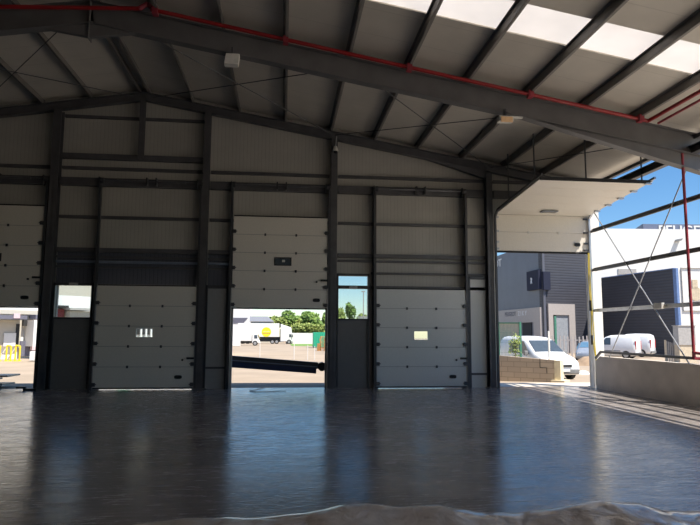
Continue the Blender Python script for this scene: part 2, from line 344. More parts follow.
for x0, x1, w in ((RX, 9.8, 'right'), (-18.5, RX, 'left')):
    t = thing('gable_rafter', f'dark steel rafter along the top of the back wall, {w} of the peak', 'rafter', ((x0+x1)/2, 18.5, zr((x0+x1)/2)))
    build('beam', MB().ibeam((x0, 18.5, zr(x0)), (x1, 18.5, zr(x1)), .2, .25), 'steel', t)
    if w == 'right':
        z = lambda x: zr(x)-.25
        build('haunch', MB().prism_xz([(4.4, z(4.4)), (6.45, z(6.45)-.26), (6.45, z(6.45))], 18.42, 18.58), 'steel', t)
# columns (I sections, with base plates)
def hcol(x, y, w, d, z1, name, label, m='steel', plate=.36, dark=True):
    t = thing(name, label, 'column', (x, y, 0), group='steel columns of the hall')
    mb = MB(); tf = .016
    mb.box(x-w/2, x+w/2, y-d/2, y-d/2+tf, .02, z1); mb.box(x-w/2, x+w/2, y+d/2-tf, y+d/2, .02, z1); mb.box(x-.006, x+.006, y-d/2, y+d/2, .02, z1)
    mb.box(x+w/2-.1, x+w/2-.09, y-d/2, y+d/2, .02, z1)
    build('shaft', mb, m, t)
    build('base_plate', MB().box(x-plate/2, x+plate/2, y-d/2-.03, y+d/2, 0, .02), m, t)
    return t
yc = 18.52
cA = hcol(-6.91, yc, .23, .28, zr(-6.93)-.25, 'steel_column', 'dark steel column between the far left raised door and the bright side pane')
build('foot_bracket', MB().box(-7.35, -7.0, 18.28, 18.4, 0, .06).add(MB().box(-7.55, -7.3, 18.3, 18.38, .06, .11)), 'black', cA)
hcol(-2.46, yc, .18, .28, zr(-2.47)-.25, 'steel_column', 'dark steel column at the right edge of the closed door with a green-tinted view pane')
hcol(1.5, yc, .19, .28, zr(1.5)-.25, 'steel_column', 'dark steel column right of the raised door with the lorries behind')
hcol(6.52, yc, .19, .28, zr(6.55)-.3, 'steel_column', 'dark steel column left of the wide open corner doorway')
hcol(-11.2, yc, .27, .28, zr(-11.2)-.25, 'steel_column', 'dark steel column left of the far left raised door')
t = thing('corner_column', 'pale sunlit corner column at the right of the wide open doorway', 'column', (9.98, 18.55, 0))
build('shaft', MB().box(9.85, 10.22, 18.42, 18.44, 0, 6.2).add(MB().box(9.85, 10.22, 18.68, 18.70, 0, 6.2)).add(MB().box(9.87, 9.89, 18.44, 18.68, 0, 6.2)), 'whitecol', t)
build('base_plate', MB().box(9.80, 10.26, 18.40, 18.74, 0, .02), 'whitecol', t)
hcol(10.42, nf, .22, .28, zr(10.42)-1.0, 'portal_column', 'grey steel column carrying the near rafter at the right wall', 'steel2')
hcol(10.40, 7.8, .22, .28, zr(10.40)-.05, 'portal_column', 'grey steel column at the right wall, out of view behind the near one', 'steel2')
# king post and cross beam
single('king_post', MB().ibeam((RX-.02, 18.55, 6.93), (RX-.02, 18.55, zr(RX)-.25), .16, .15, (0, 1, 0)), 'steel', 'short dark post hanging from the roof peak', 'post')
single('cross_beam', MB().box(-6.78, -2.58, 18.5, 18.66, 6.90, 7.06), 'steel', 'dark horizontal beam under the short post at the roof peak', 'beam')
# girts
bays = [(-11.05, -7.08, 'in the far left bay over the raised door'), (-6.78, -2.6, 'in the bay under the roof peak'), (-2.34, 1.36, 'over the middle raised door'), (1.64, 6.44, 'over the pale closed door'), (6.72, 9.82, 'behind the folded corner door')]
levels = [(6.62, .055, 'just above the shafts'), (5.11, .055, 'midway between doors and shafts')]
for i, (a, b, w) in enumerate(bays):
    for z, h, lw in levels:
        if i == 4 and z < 6: continue
        single('wall_rail', MB().box(a, b, 18.62, 18.72, z-h/2, z+h/2).add(MB().box(a, b, 18.60, 18.62, z+h/2-.012, z+h/2+.03)), 'steel', f'wall rail {w}, {lw}', 'rail', 'horizontal rails on the back wall')
    single('spring_beam', MB().box(a, b, 18.54, 18.72, 6.08, 6.32), 'steel', f'deep dark beam behind the spring shaft {w}', 'beam', 'deep beams on the back wall')
single('wall_rail', MB().box(-6.78, -2.6, 18.62, 18.72, 8.22, 8.30), 'steel', 'thin dark wall rail across the short hanging post near the peak', 'rail', 'horizontal rails on the back wall')
for a, b, w in bays[:3]:
    single('transom_beam', MB().box(a, b, 18.56, 18.72, 4.05, 4.18), 'steel', f'dark beam above the blue corrugated strip {w}', 'beam', 'beams above the corrugated strips')
    single('transom_beam', MB().box(a, b, 18.6, 18.72, 3.88, 3.94), 'steel', f'thinner dark beam under the deep one {w}', 'beam', 'beams above the corrugated strips')
    t = thing('transom_strip', f'dark blue corrugated strip {w}', 'panel', ((a+b)/2, 18.71, 3.1), group='corrugated strips above the door heads')
    build('sheet', MB().box(a, b, 18.69, 18.715, 3.1, 4.05), 'dblue', t)
    build('pipe', MB().tube((a, 18.62, 3.76), (b, 18.62, 3.76), .04, 12), 'bluetube', t)
    build('lower_bar', MB().box(a, b, 18.62, 18.69, 3.58, 3.64), 'steel', t)
for z, h, w in ((4.10, .12, 'deepest one'), (3.93, .06, 'middle one'), (3.55, .06, 'third one'), (3.10, .10, 'lowest one')):
    a = 1.64 if z > 3.6 else 2.7
    single('wall_rail', MB().box(a, 6.44, 18.6, 18.72, z-h/2, z+h/2), 'steel', f'dark wall rail right above the pale closed door head, {w}', 'rail', 'horizontal rails on the back wall')
# right wall rails
for z, m_, w in ((5.0, 'steel', 'top'), (3.74, 'steel', 'middle'), (2.44, 'galv', 'lowest')):
    single('side_rail', MB().zee((9.84, YN, z-.06), (9.84, 18.12, z-.06), .05, .10).add(MB().box(9.86, 9.89, 18.0, 18.43, z-.05, z+.03)), m_, f'{w} of the three bare rails across the open right side', 'rail', 'rails across the open right side')
single('eave_strut', MB().ibeam((9.84, YN, 6.28), (9.84, 18.6, 6.28), .16, .2), 'steel', 'thick dark eave beam along the open right side', 'beam')
single('eave_tie', MB().bar((9.95, YN, 6.52), (9.95, 18.6, 6.52), .06, .09), 'steel', 'slim dark beam just above the thick eave beam', 'beam')
single('brace_rod', MB().tube((9.8, 18.1, .1), (9.8, 13.45, 5.75), .016, 8), 'galv', 'thin diagonal brace rod rising toward the viewer on the right side', 'rod', 'crossed brace rods on the right side')
single('brace_rod', MB().tube((9.82, 18.0, 5.6), (9.82, 13.45, .62), .016, 8), 'galv', 'thin diagonal brace rod falling toward the viewer on the right side', 'rod', 'crossed brace rods on the right side')
b0 = V((9.74, 14.95, 2.44))
single('junction_box', MB().box(9.72, 9.80, 14.6, 14.95, 2.36, 2.52), 'lampbody', 'small pale box on the lowest bare side rail', 'box')
# roof bracing
zb = lambda x: zr(x)-.12
def rod(x0, y0, x1, y1, w):
    single('roof_brace', MB().tube((x0, y0, zb(x0)), (x1, y1, zb(x1)), .012, 6), 'track', w, 'rod', 'crossed brace rods under the roof')
rod(RX+.3, nf+.1, 1.4, 18.4, 'thin roof brace rod from the near rafter at the ridge to the back wall')
rod(RX+.3, 18.4, 1.5, nf+.1, 'thin roof brace rod from the roof peak toward the near rafter middle')
rod(1.5, nf+.1, 6.5, 18.4, 'thin roof brace rod ending above the column by the corner doorway')
rod(1.5, 18.4, 6.5, nf+.1, 'thin roof brace rod ending near the warm floodlight')
rod(6.6, 18.4, 9.6, nf+.1, 'thin roof brace rod above the folded corner door')
rod(RX-.3, nf+.1, -9.4, 18.4, 'thin roof brace rod on the left slope leaving the near rafter at the ridge')
rod(RX-.3, 18.4, -9.8, nf+.1, 'thin roof brace rod on the left slope leaving the roof peak')

# ------------------------------------------------------------------ sectional doors
def hinge_mb(x, y, z): return MB().box(x-.028, x+.028, y-.03, y, z-.038, z+.038)
def oval(x, y, z, rx, rz, d=.03, n=20):
    mb = MB(); k = 0
    pts = [(x+rx*math.copysign(abs(math.cos(t))**.6, math.cos(t)), z+rz*math.copysign(abs(math.sin(t))**.6, math.sin(t))) for t in [2*math.pi*i/n for i in range(n)]]
    return mb.prism_xz(pts, y-d, y)
def dock_door(idx, label, x0, x1, zb0, leaf, win, handle, window_open=True, track_top=6.12, sections=5, hgt=2.98, lock=True):
    t = thing(f'door_{idx}', label, 'door', ((x0+x1)/2, 18.5, 0), kind='structure')
    y = 18.44; h = hgt/sections
    for k in range(sections):
        z0 = zb0+k*h; mb = MB()
        z1 = z0+h+.0005 if k < sections-1 else z0+h
        if win and z0 < win[2] < z1:
            wx0, wx1, wz0, wz1 = win
            mb.box(x0, wx0, y, y+.04, z0, z1); mb.box(wx1, x1, y, y+.04, z0, z1); mb.box(wx0, wx1, y, y+.04, z0, wz0); mb.box(wx0, wx1, y, y+.04, wz1, z1)
        else: mb.box(x0, x1, y, y+.04, z0, z1)
        build('door_section', mb, leaf, t)
        if k:
            for q in (.335, .665):
                build('hinge', hinge_mb(x0+(x1-x0)*q, y, z0), 'track', t)
        for xx in (x0+.03, x1-.03):
            build('roller_bracket', MB().box(xx-.05, xx+.05, y-.05, y, z0+.03, z0+.14).add(MB().tube((xx-.08, y-.03, z0+.09), (xx+.08, y-.03, z0+.09), .015, 8)), 'track', t)
    for k in range(1, sections): build('joint_groove', MB().box(x0, x1, y-.002, y-.0005, zb0+k*h-.006, zb0+k*h+.006), 'infill2', t)
    build('bottom_seal', MB().box(x0, x1, y, y+.04, zb0-.045, zb0-.002), 'rubber', t)
    build('top_seal', MB().box(x0, x1, y-.005, y+.04, zb0+hgt-.002, zb0+hgt+.035), 'rubber', t)
    if win:
        wx0, wx1, wz0, wz1 = win; f = .03
        w = build('window', MB().box(wx0-f, wx1+f, y-.012, y, wz1, wz1+f).add(MB().box(wx0-f, wx1+f, y-.012, y, wz0-f, wz0)).add(MB().box(wx0-f, wx0, y-.012, y, wz0, wz1)).add(MB().box(wx1, wx1+f, y-.012, y, wz0, wz1)), 'black' if not window_open else leaf, t)
        build('pane', MB().box(wx0, wx1, y+.015, y+.02, wz0, wz1), 'glass' if window_open else 'vglass', w)
    if handle:
        hx, hz_ = handle
        w = build('handle', oval(hx, y, hz_, .11, .055), 'black', t)
        build('recess', oval(hx, y-.03, hz_+.005, .07, .028, .006), 'rubber', w)
    if lock:
        build('lock_bolt', MB().box(x1-.2, x1+.02, y-.05, y-.01, zb0+.82, zb0+.88).add(MB().tube((x1-.32, y-.04, zb0+.8), (x1-.32, y, zb0+.8), .03, 10)), 'black', t)
    for s, xx in ((-1, x0-.06), (1, x1+.06)):
        build('guide_track', MB().box(xx-.035, xx+.035, 18.40, 18.50, 0, track_top).add(MB().box(xx+s*.03, xx+s*.05, 18.5, 18.72, 0, track_top)), 'track', t)
    # spring shaft
    zs = 6.22
    sh = build('spring_shaft', MB().tube((x0-.1, 18.42, zs), (x1+.1, 18.42, zs), .016, 10), 'shaftm', t)
    for q, l in ((.30, .9), (.70, .9)):
        c = x0+(x1-x0)*q; build('spring', MB().tube((c-l/2, 18.42, zs), (c+l/2, 18.42, zs), .036, 14), 'shaftm', sh)
    for xx in (x0-.02, x1+.02): build('cable_drum', MB().tube((xx-.05, 18.42, zs), (xx+.05, 18.42, zs), .085, 16).add(MB().box(xx-.09, xx-.07, 18.36, 18.54, zs-.2, zs+.1)), 'track', sh)
    c = (x0+x1)/2
    for dx in (-.14, .14): build('bearing_plate', MB().box(c+dx-.02, c+dx+.02, 18.36, 18.54, zs-.13, zs+.11), 'track', sh)
    return t
dock_door(1, 'cream sectional dock door raised halfway at the far left edge', -10.05, -7.15, 2.40, 'leaf', (-8.75, -8.28, 3.74, 3.92), (-7.53, 2.66), False)
dock_door(2, 'closed cream sectional dock door with a small pane of green and white view', -5.50, -2.65, .06, 'leaf', (-4.34, -3.86, 1.53, 1.79), (-3.08, .36))
dock_door(3, 'raised cream sectional dock door with lorries seen beneath it', -1.58, 1.30, 2.43, 'leaf', (-.30, .17, 3.75, 3.95), (.98, 2.67), False, hgt=2.80)
dock_door(4, 'closed pale grey sectional dock door with a bright little pane, right of the middle', 2.86, 5.68, .06, 'leaf2', (4.03, 4.46, 1.48, 1.74), (5.24, .35))
o = [c for c in bpy.data.objects if c.name.startswith('pane') and c.parent and c.parent.parent and c.parent.parent.name == 'door_3']
if o:   # the small pale sticker showing in the raised door's dark pane
    build('sticker', MB().box(-.09, .0, 18.42, 18.43, 3.83, 3.90), 'lampbody', o[0].parent)

# big corner door, folded inward under the roof
t = thing('door_5', 'wide cream sectional door folded up under the roof over the corner doorway', 'door', (8.28, 18.4, 0), kind='structure')
X0, X1 = 6.70, 9.8
path = [(18.40, 4.32), (18.40, 4.93), (18.40, 5.50)]
yy, zz = 18.20, 5.68
incl = []
A = V((18.36, 5.52)); B = V((14.98, 5.80))
n = 5
pp = [A + (B-A)*(i/n) for i in range(n+1)]
def sect(a, b, m='leaf'):
    return MB().bar((X0+(X1-X0)/2, a[0], a[1]), (X0+(X1-X0)/2, b[0], b[1]), X1-X0, .045, (0, 0, 1) if abs(a[0]-b[0]) > .1 else (0, -1, 0))
for a, b in ((path[0], path[1]), (path[1], path[2])):
    build('door_section', sect((a[0], a[1]+.004), (b[0], b[1]-.004)), 'leaf', t)
for a, b in zip(pp, pp[1:]):
    d = (b-a).normalized()*.004
    build('door_section', sect(a+d, b-d), 'leaf', t)
build('bottom_seal', MB().box(X0, X1, 18.37, 18.42, 4.26, 4.318), 'rubber', t)
build('top_seal', MB().box(X0, X1, 14.93, 14.975, 5.76, 5.85), 'rubber', t)
cpt = pp[0]+(pp[1]-pp[0])*.75
w = build('window', MB().box(8.0, 8.5, cpt.x-.16, cpt.x+.10, cpt.y-.07, cpt.y-.035), 'greyop', t)
build('pane', MB().box(8.05, 8.45, cpt.x-.12, cpt.x+.06, cpt.y-.078, cpt.y-.07), 'vglass', w)
w = build('handle', oval(9.42, 18.37, 4.56, .10, .06), 'black', t); build('recess', oval(9.42, 18.34, 4.565, .06, .03, .006), 'rubber', w)
for q in (.35, .68): build('hinge', hinge_mb(X0+(X1-X0)*q, 18.38, 4.93), 'lampbody', t)
for xx in (X0-.03, X1+.03):
    zc = -.09
    build('guide_track', MB().bar((xx, 18.33, 5.42), (xx, 18.33, 0.0), .06, .07, (0, 1, 0)).add(MB().bar((xx, 18.33, 5.42), (xx, 18.05, 5.60), .06, .07)).add(MB().bar((xx, 18.05, 5.60), (xx, 14.75, 5.87), .05, .06)), 'track' if xx < 8 else 'galv', t)
for a in pp[1:]:
    build('roller_bracket', MB().box(X1-.12, X1+.05, a.x-.05, a.x+.05, a.y-.06, a.y-.02).add(MB().tube((X1-.05, a.x, a.y-.04), (X1+.10, a.x, a.y+.03), .018, 8)), 'galv', t)
for z in (4.38, 4.6, 4.95, 5.4):
    build('roller_bracket', MB().box(X1-.16, X1-.02, 18.33, 18.37, z-.03, z+.03), 'track', t)
    build('roller_bracket', MB().box(X0+.0, X0+.09, 18.33, 18.37, z-.03, z+.03), 'galv', t)
for xx, yy in ((X0, 17.2), (X0, 15.3), (8.0, 14.98), (X1, 15.3)):
    zt = zr(xx)+.0; zl = 5.60+(18.05-yy)*.0818
    build('hanger_rod', MB().bar((xx, yy, zl), (xx, yy, zt), .03, .03, (0, 1, 0)), 'track', t)
t2 = thing('power_cable', 'yellow cable hanging down the inner side of the corner column', 'cable', (9.75, 18.25, 0))
build('cable', MB().path([(9.70, 18.22, 4.28), (9.69, 18.22, 3.3), (9.72, 18.2, 2.4), (9.71, 18.2, 1.7), (9.80, 18.18, .9), (9.79, 18.18, .1)], .018), 'cable', t2)
build('cable', MB().path([(9.75, 18.24, 4.28), (9.74, 18.22, 3.2), (9.76, 18.2, 2.2), (9.80, 18.2, 1.3), (9.84, 18.18, .5)], .014), 'cable', t2)
build('connector', MB().tube((9.70, 18.2, 2.42), (9.70, 18.2, 2.75), .04, 10), 'black', t2)
build('connector', MB().tube((9.71, 18.2, 1.35), (9.71, 18.2, 1.65), .035, 10), 'black', t2)

# ------------------------------------------------------------------ side infill doors beside the dock doors
def side_door(x0, x1, zp, ztop, label, m='infill', fan=None, rail=None):
    t = thing('infill_partition', label, 'partition', ((x0+x1)/2, 18.6, 0), group='infill panels beside the dock doors')
    build('board', MB().box(x0+.04, x1-.04, 18.60, 18.66, 0, zp-.04), m, t)
    f = MB().box(x0, x0+.05, 18.54, 18.72, 0, ztop).add(MB().box(x1-.05, x1, 18.54, 18.72, 0, ztop)).add(MB().box(x0, x1, 18.54, 18.72, ztop-.05, ztop+.02)).add(MB().box(x0, x1, 18.56, 18.72, zp-.05, zp+.0))
    if fan: f.add(MB().box(x0, x1, 18.56, 18.72, fan-.05, fan+.05))
    if rail: f.add(MB().box(x0, x1, 18.56, 18.62, rail-.03, rail+.03))
    build('frame', f, 'track', t)
    if zp < ztop-.2:
        build('pane', MB().box(x0+.05, x1-.05, 18.66, 18.668, zp, (fan-.05) if fan else ztop-.05), 'glass', t)
        if fan: build('pane', MB().box(x0+.05, x1-.05, 18.66, 18.668, fan+.05, ztop-.05), 'glass', t)
        build('name_plate', MB().box((x0+x1)/2-.13, (x0+x1)/2+.13, 18.535, 18.54, (fan or ztop)-.04, (fan or ztop)+.03), 'greybox', t)
    return t
side_door(-6.78, -5.66, 2.10, 3.09, 'dark infill panel with a bright square pane showing cream cladding')
side_door(1.62, 2.64, 2.12, 3.50, 'dark infill panel with a two-part pane showing sky and a tree', fan=3.10)
side_door(-2.36, -1.70, 3.05, 3.08, 'solid grey infill panel between the closed door and the middle raised door', 'infill2', rail=.62)
side_door(5.83, 6.44, 3.45, 3.48, 'solid pale infill panel left of the corner doorway', 'leaf2', rail=.42)

# ------------------------------------------------------------------ red pipes, lamps
def zp_(x): return zr(x)-.08
t = thing('sprinkler_pipe', 'long red pipe along the near rafter, turning toward the viewer at its right end', 'pipe', (2.5, 13.0, zp_(2.5)))
build('pipe', MB().path([(-3.05, 12.98, zr(-3.05)-.02), (8.55, 12.98, zr(8.55)-.06)], .045, 12), 'red', t)
build('branch', MB().path([(8.55, 12.98, zr(8.55)-.06), (8.62, 9.5, zr(8.62)-.02), (8.62, 2, zr(8.62)-.02)], .045, 12), 'red', t)
build('pipe', MB().path([(8.75, 12.9, zr(8.75)-.1), (8.78, 2, zr(8.78)-.1)], .03, 10), 'redbrown', t)
for x in (-2.95, -.07, 2.76, 5.64, 8.35): build('clamp', MB().box(x-.06, x+.06, 12.9, 13.06, zr(x)-.13, zr(x)+.04), 'redbrown', t)
t = thing('sprinkler_pipe', 'red pipe along the near rafter left of the ridge', 'pipe', (-6, 13.0, 8.6))
build('pipe', MB().path([(-12, 12.98, 8.52), (-6.3, 12.98, 8.64), (-3.3, 12.98, 8.80)], .045, 12), 'red', t)
build('elbow', MB().path([(-3.3, 12.98, 8.80), (-3.12, 12.98, 8.92), (-3.05, 12.98, 8.84)], .055, 12), 'redbrown', t)
single('drop_pipe', MB().path([(9.6, 13.3, 6.1), (9.6, 13.3, 1.28), (9.6, 12.0, 1.20)], .035, 10).add(MB().box(9.58, 9.76, 13.25, 13.35, 1.12, 1.17)).add(MB().box(9.58, 9.62, 13.26, 13.34, 1.14, 1.3)), 'redbrown', 'upright dark red pipe in front of the open right side', 'pipe')
t = thing('floodlight', 'small floodlight with a warm lens under the near rafter at right', 'lamp', tuple(at(505, 118, 13.2)), group='lamps on the near rafter')
c = world_loc(t)
build('case', MB().box(c.x-.17, c.x+.17, c.y-.1, c.y+.1, c.z-.10, c.z+.02).add(MB().box(c.x+.17, c.x+.42, c.y-.03, c.y+.03, c.z+.0, c.z+.04)), 'lampbody', t)
build('lens', MB().box(c.x-.14, c.x+.14, c.y-.13, c.y-.1, c.z-.14, c.z-.01), 'amber', t)
build('bracket', MB().box(c.x-.03, c.x+.03, c.y-.02, c.y+.02, c.z, c.z+.22), 'track', t)
t = thing('floodlight', 'pale box lamp under the near rafter, left of the middle', 'lamp', tuple(at(232, 60, 13.2)), group='lamps on the near rafter')
c = world_loc(t)
build('case', MB().quadbox([(c.x-.16, c.y-.1, c.z-.13), (c.x+.14, c.y-.1, c.z-.13), (c.x+.14, c.y+.1, c.z-.13), (c.x-.16, c.y+.1, c.z-.13), (c.x-.13, c.y-.1, c.z+.11), (c.x+.17, c.y-.1, c.z+.11), (c.x+.17, c.y+.1, c.z+.11), (c.x-.13, c.y+.1, c.z+.11)]), 'lampbody', t)
build('bracket', MB().box(c.x-.02, c.x+.02, c.y-.02, c.y+.02, c.z+.1, c.z+.3), 'track', t)
t = thing('wall_lamp', 'small dark hanging fitting at the top of the column right of the lorries', 'lamp', tuple(at(335.5, 150, 18.3)))
c = world_loc(t)
build('case', MB().tube((c.x, c.y, c.z-.05), (c.x, c.y, c.z+.12), .10, 14, .05), 'lampbody', t); build('lens', MB().tube((c.x, c.y-.03, c.z-.1), (c.x, c.y-.03, c.z-.04), .06, 12), 'black', t)
build('bracket', MB().tube((c.x, c.y, c.z+.1), (c.x+.03, c.y, c.z+.45), .02, 8), 'galv', t)

# ------------------------------------------------------------------ dark arm lying across the middle door, sheets at left
a = at(229, 361.5, 19.5); b = at(318, 367.5, 19.2)
t = thing('loading_arm', 'long dark steel arm lying across the middle dock opening', 'arm', (0, 19.3, 0))
build('beam', MB().bar(a+V((0, 0, .09)), b+V((0, 0, .06)), .14, .20), 'track', t)
build('lower_beam', MB().bar(a+V((0, .02, -.09)), b+V((-.05, .02, -.10)), .18, .17), mat('dark_blue_steel', (.02, .03, .08), .4), t)
build('edge_strip', MB().bar(a+V((0, -.07, .05)), b+V((0, -.07, .02)), .02, .03), 'bluetube', t)
bj = b+V((.12, 0, .0))
build('joint', MB().tube(bj+V((0, -.1, .03)), bj+V((0, .1, .03)), .14, 14).add(MB().tube(bj+V((.22, -.08, 0)), bj+V((.22, .08, 0)), .17, 14)), 'black', t)
build('upright', MB().box(1.31, 1.45, 19.05, 19.3, -.05, .95), 'track', t)
build('upright', MB().box(-1.85, -1.7, 19.3, 19.5, -.05, .98), 'track', t)
single('cable_loop', MB().path([(V((x, 18.35+.0*x, .012))+V((0, yy_, 0))) for x, yy_ in ((-.55, .5), (-.7, .1), (-.8, -.3), (-.95, -.55), (-.75, -.85), (-.3, -.7), (.1, -.62))], .008, 6), 'black', 'thin dark cable lying on the floor in front of the middle opening', 'cable')
t = thing('sheet_stack', 'stack of metal sheets on the ground outside the far left opening', 'stack', (-9.2, 19.7, 0))
for k, (z, x1) in enumerate(((.02, -8.3), (.16, -8.7), (.27, -8.2))):
    a = -.028
    build('sheet', MB().bar((-12.5, 19.8+.05*k, z+.04), (x1, 19.6+.05*k, z+.06), .8, .05), 'shelf', t)
build('batten', MB().box(-9.6, -9.5, 19.3, 20.1, -.03, .02), 'wood', t)

# ------------------------------------------------------------------ crumpled plastic film in the foreground
prof = [(90, 534), (130, 527), (200, 519.5), (250, 520), (300, 515), (345, 507), (370, 506), (400, 508), (440, 507), (480, 514), (520, 515), (555, 511), (580, 506), (610, 503), (640, 505), (665, 512), (690, 514), (740, 516), (800, 522), (860, 530)]
ridge = [at(u, v, 5.05) for u, v in prof]
mb = MB(); NX, NY = 150, 34
xs0, xs1 = ridge[0].x, ridge[-1].x
def rz_(x):
    for p, q in zip(ridge, ridge[1:]):
        if p.x <= x <= q.x: return p.z+(q.z-p.z)*(x-p.x)/(q.x-p.x)
    return ridge[-1].z
from mathutils import noise
for j in range(NY):
    for i in range(NX):
        x = xs0+(xs1-xs0)*i/(NX-1); f = j/(NY-1)
        y = 5.32-1.9*f
        h = max(rz_(x), .015)
        if y > 5.05: k = max(0, 1-((y-5.05)/.27)**2)**.6
        else: k = .55+.45*math.exp(-((5.05-y)/.5)**2)
        q = V((x*2.2, y*2.2, .3)); w = noise.noise(q)*.05 + noise.noise(q*2.7)*.03 + abs(noise.noise(q*5.1))*.022
        edge = min(1, 22*min(i, NX-1-i)/NX)
        z = .008+(h*k + w*(.35+f)*min(1, (1-k)*3+.2))*edge
        mb.v.append(V((x, y+noise.noise(q*1.7)*.05, max(.006, z))))
for j in range(NY-1):
    for i in range(NX-1):
        a = j*NX+i; mb.f.append((a, a+1, a+NX+1, a+NX))
o = single('plastic_film', mb, 'plastic', 'crumpled brownish plastic film in a long heap on the floor in the foreground', 'plastic film', smooth=True)
sm = o.modifiers.new('thickness', 'SOLIDIFY'); sm.thickness = .003

# ------------------------------------------------------------------ yard
def gz(y): return -.03 - .048*min(5, max(0, y-20)) - .0062*max(0, y-25)
mb = MB()
ys = [YN-60, 18.84, 22, 60, 120, 260]
for x0, x1 in ((-160, 200),):
    pass
# one ground surface that leaves the hall's footprint out
def gq(x0, x1, y0, y1):
    k = len(mb.v); mb.v += [V((x0, y0, gz(y0))), V((x1, y0, gz(y0))), V((x1, y1, gz(y1))), V((x0, y1, gz(y1)))]; mb.f.append((k, k+1, k+2, k+3))
gq(-160, XL-.1, YN-60, 18.84); gq(9.95, 200, YN-60, 18.84); gq(XL-.1, 9.95, YN-60, YN-.1)
gq(-160, 200, 18.84, 20); gq(-160, 200, 20, 25); gq(-160, 200, 25, 300)
tag(build('yard_ground', mb, 'ground', origin=(0, 20, 0)), 'pale sandy yard ground outside the doors', 'ground', kind='structure')
ap = MB().box(9.96, 48, YN-10, 18.84, -.2, -.02).add(MB().box(4.2, 32, 18.84, 20.4, -.2, -.02))  # right slab unseen, added to bounce sunlight indoors; doorway strip is visible pale concrete
tag(build('floor_bounce_apron', ap, mat('concrete_bounce_apron', (.72, .64, .53), .85, vary=.08, scale=1.5)), 'pale concrete by the corner doorway, plus an unseen apron added to bounce light', 'floor', kind='structure')
def gnd(u, v):           # point where a sight line meets the yard
    z = -.03
    for _ in range(8):
        p = onz(u, v, z); z = gz(p.y)
    return p

class Fr:               # a facade between two ground points: s along, z up, d outward (towards the viewer)
    def __init__(s, A, B):
        s.A = V((A[0], A[1], 0)); s.d = (V((B[0], B[1], 0))-s.A); s.L = s.d.length; s.d.normalize(); s.n = V((s.d.y, -s.d.x, 0))
        s.rz = math.atan2(s.d.y, s.d.x)
    def px(s, u, v):
        d = ray(u, v); t = (s.A-CAM).dot(s.n)/d.dot(s.n); p = CAM+d*t; return (p-s.A).dot(s.d), p.z
    def rect(s, u0, v0, u1, v1, out=0, th=.05):     # pixel corners -> box in local frame
        a = s.px(u0, v0); b = s.px(u1, v1); z0, z1 = sorted((a[1], b[1])); x0, x1 = sorted((a[0], b[0]))
        return MB().box(x0, x1, -out-th, -out, z0, z1)
def pt(u, dist_y, v=333):
    p = at(u, v, dist_y); return (p.x, p.y)

# --- car showroom, right
A = pt(486, 78); Bc = pt(543, 60)
fr = Fr(A, Bc)
t = thing('showroom_building', 'big dark grey showroom building with a beige entrance band, seen through the corner doorway', 'building', (A[0], A[1], gz(60)), fr.rz)
z0 = .2
topz = fr.px(507, 252.5)[1]
def lo(mb): return mb
zoff = -gz(60)
sh = Matrix.Translation((0, 0, zoff))
build('left_wall', MB().box(0, fr.L, 0, .4, gz(60), topz).xf(sh), 'sidingL', t, local=True)
fa = fr.px(495, 312); fb = fr.px(543, 307)
zf = fb[1]; zf0 = fr.px(543, 322)[1]
build('entrance_band', MB().box(0, fr.L-.02, -.25, 0, zf0, zf).xf(sh), 'fascia', t, local=True)
s0 = fr.px(535, 330)[0]
build('pier', MB().box(s0+.2, fr.L-.02, -.25, 0, gz(60), zf0).xf(sh), 'fascia', t, local=True)
s1, _ = fr.px(523, 330); s2, _ = fr.px(532, 330)
build('doorway', MB().box(s1, s2, -.06, 0, gz(60), fr.px(527, 322)[1]).xf(sh), 'darkop', t, local=True)
s3, _ = fr.px(497, 330); s4, _ = fr.px(519, 330)
build('glazed_front', MB().box(s3-3, s4, -.06, 0, gz(60), zf0).xf(sh), 'beige', t, local=True)
a0 = fr.px(507, 316.2); a1 = fr.px(518, 315.3); a2 = fr.px(520, 315); a3 = fr.px(529, 314)
lh = .5
lettering('lettering', 'PEUGEOT', a1[0]-a0[0], lh, 'dtext', t, Matrix.Translation((a0[0], -.25, a0[1]+zoff-.05)))
lettering('lettering', 'Z I K Y', a3[0]-a2[0], lh, 'ltext', t, Matrix.Translation((a2[0], -.25, a0[1]+zoff-.05)))
b0 = fr.px(494.5, 266.5); b1 = fr.px(499.8, 260)
hgt = .95; endx = fr.px(501.5, 262)[0]
lettering('lettering', 'PEUGEOT', 7.6, hgt, 'ltext', t, Matrix.Translation((endx-7.6, 0, fr.px(500, 266.5)[1]+zoff)))
# sign box with a small rampant-animal emblem, half on each face
q0 = fr.px(530, 291); q1 = fr.px(530, 272)
sg = build('sign_box', MB().box(q0[0], fr.L, -.35, 0, q0[1], q1[1]).xf(sh), 'navy', t, local=True)
em = MB()
cx, cz = fr.px(534.5, 281); cz += zoff
lion = [(-.35, -.5), (-.15, -.5), (-.1, -.15), (.05, -.25), (.2, -.5), (.35, -.5), (.2, -.05), (.15, .1), (.42, .12), (.42, .22), (.2, .27), (.4, .4), (.33, .5), (.1, .42), (.05, .6), (-.2, .6), (-.3, .4), (-.15, .2), (-.3, -.1)]
em.prism_xz([(cx+x*.6, cz+z_*.6) for x, z_ in lion], -.38, -.35)
build('emblem', em, 'ltext', sg, local=True)
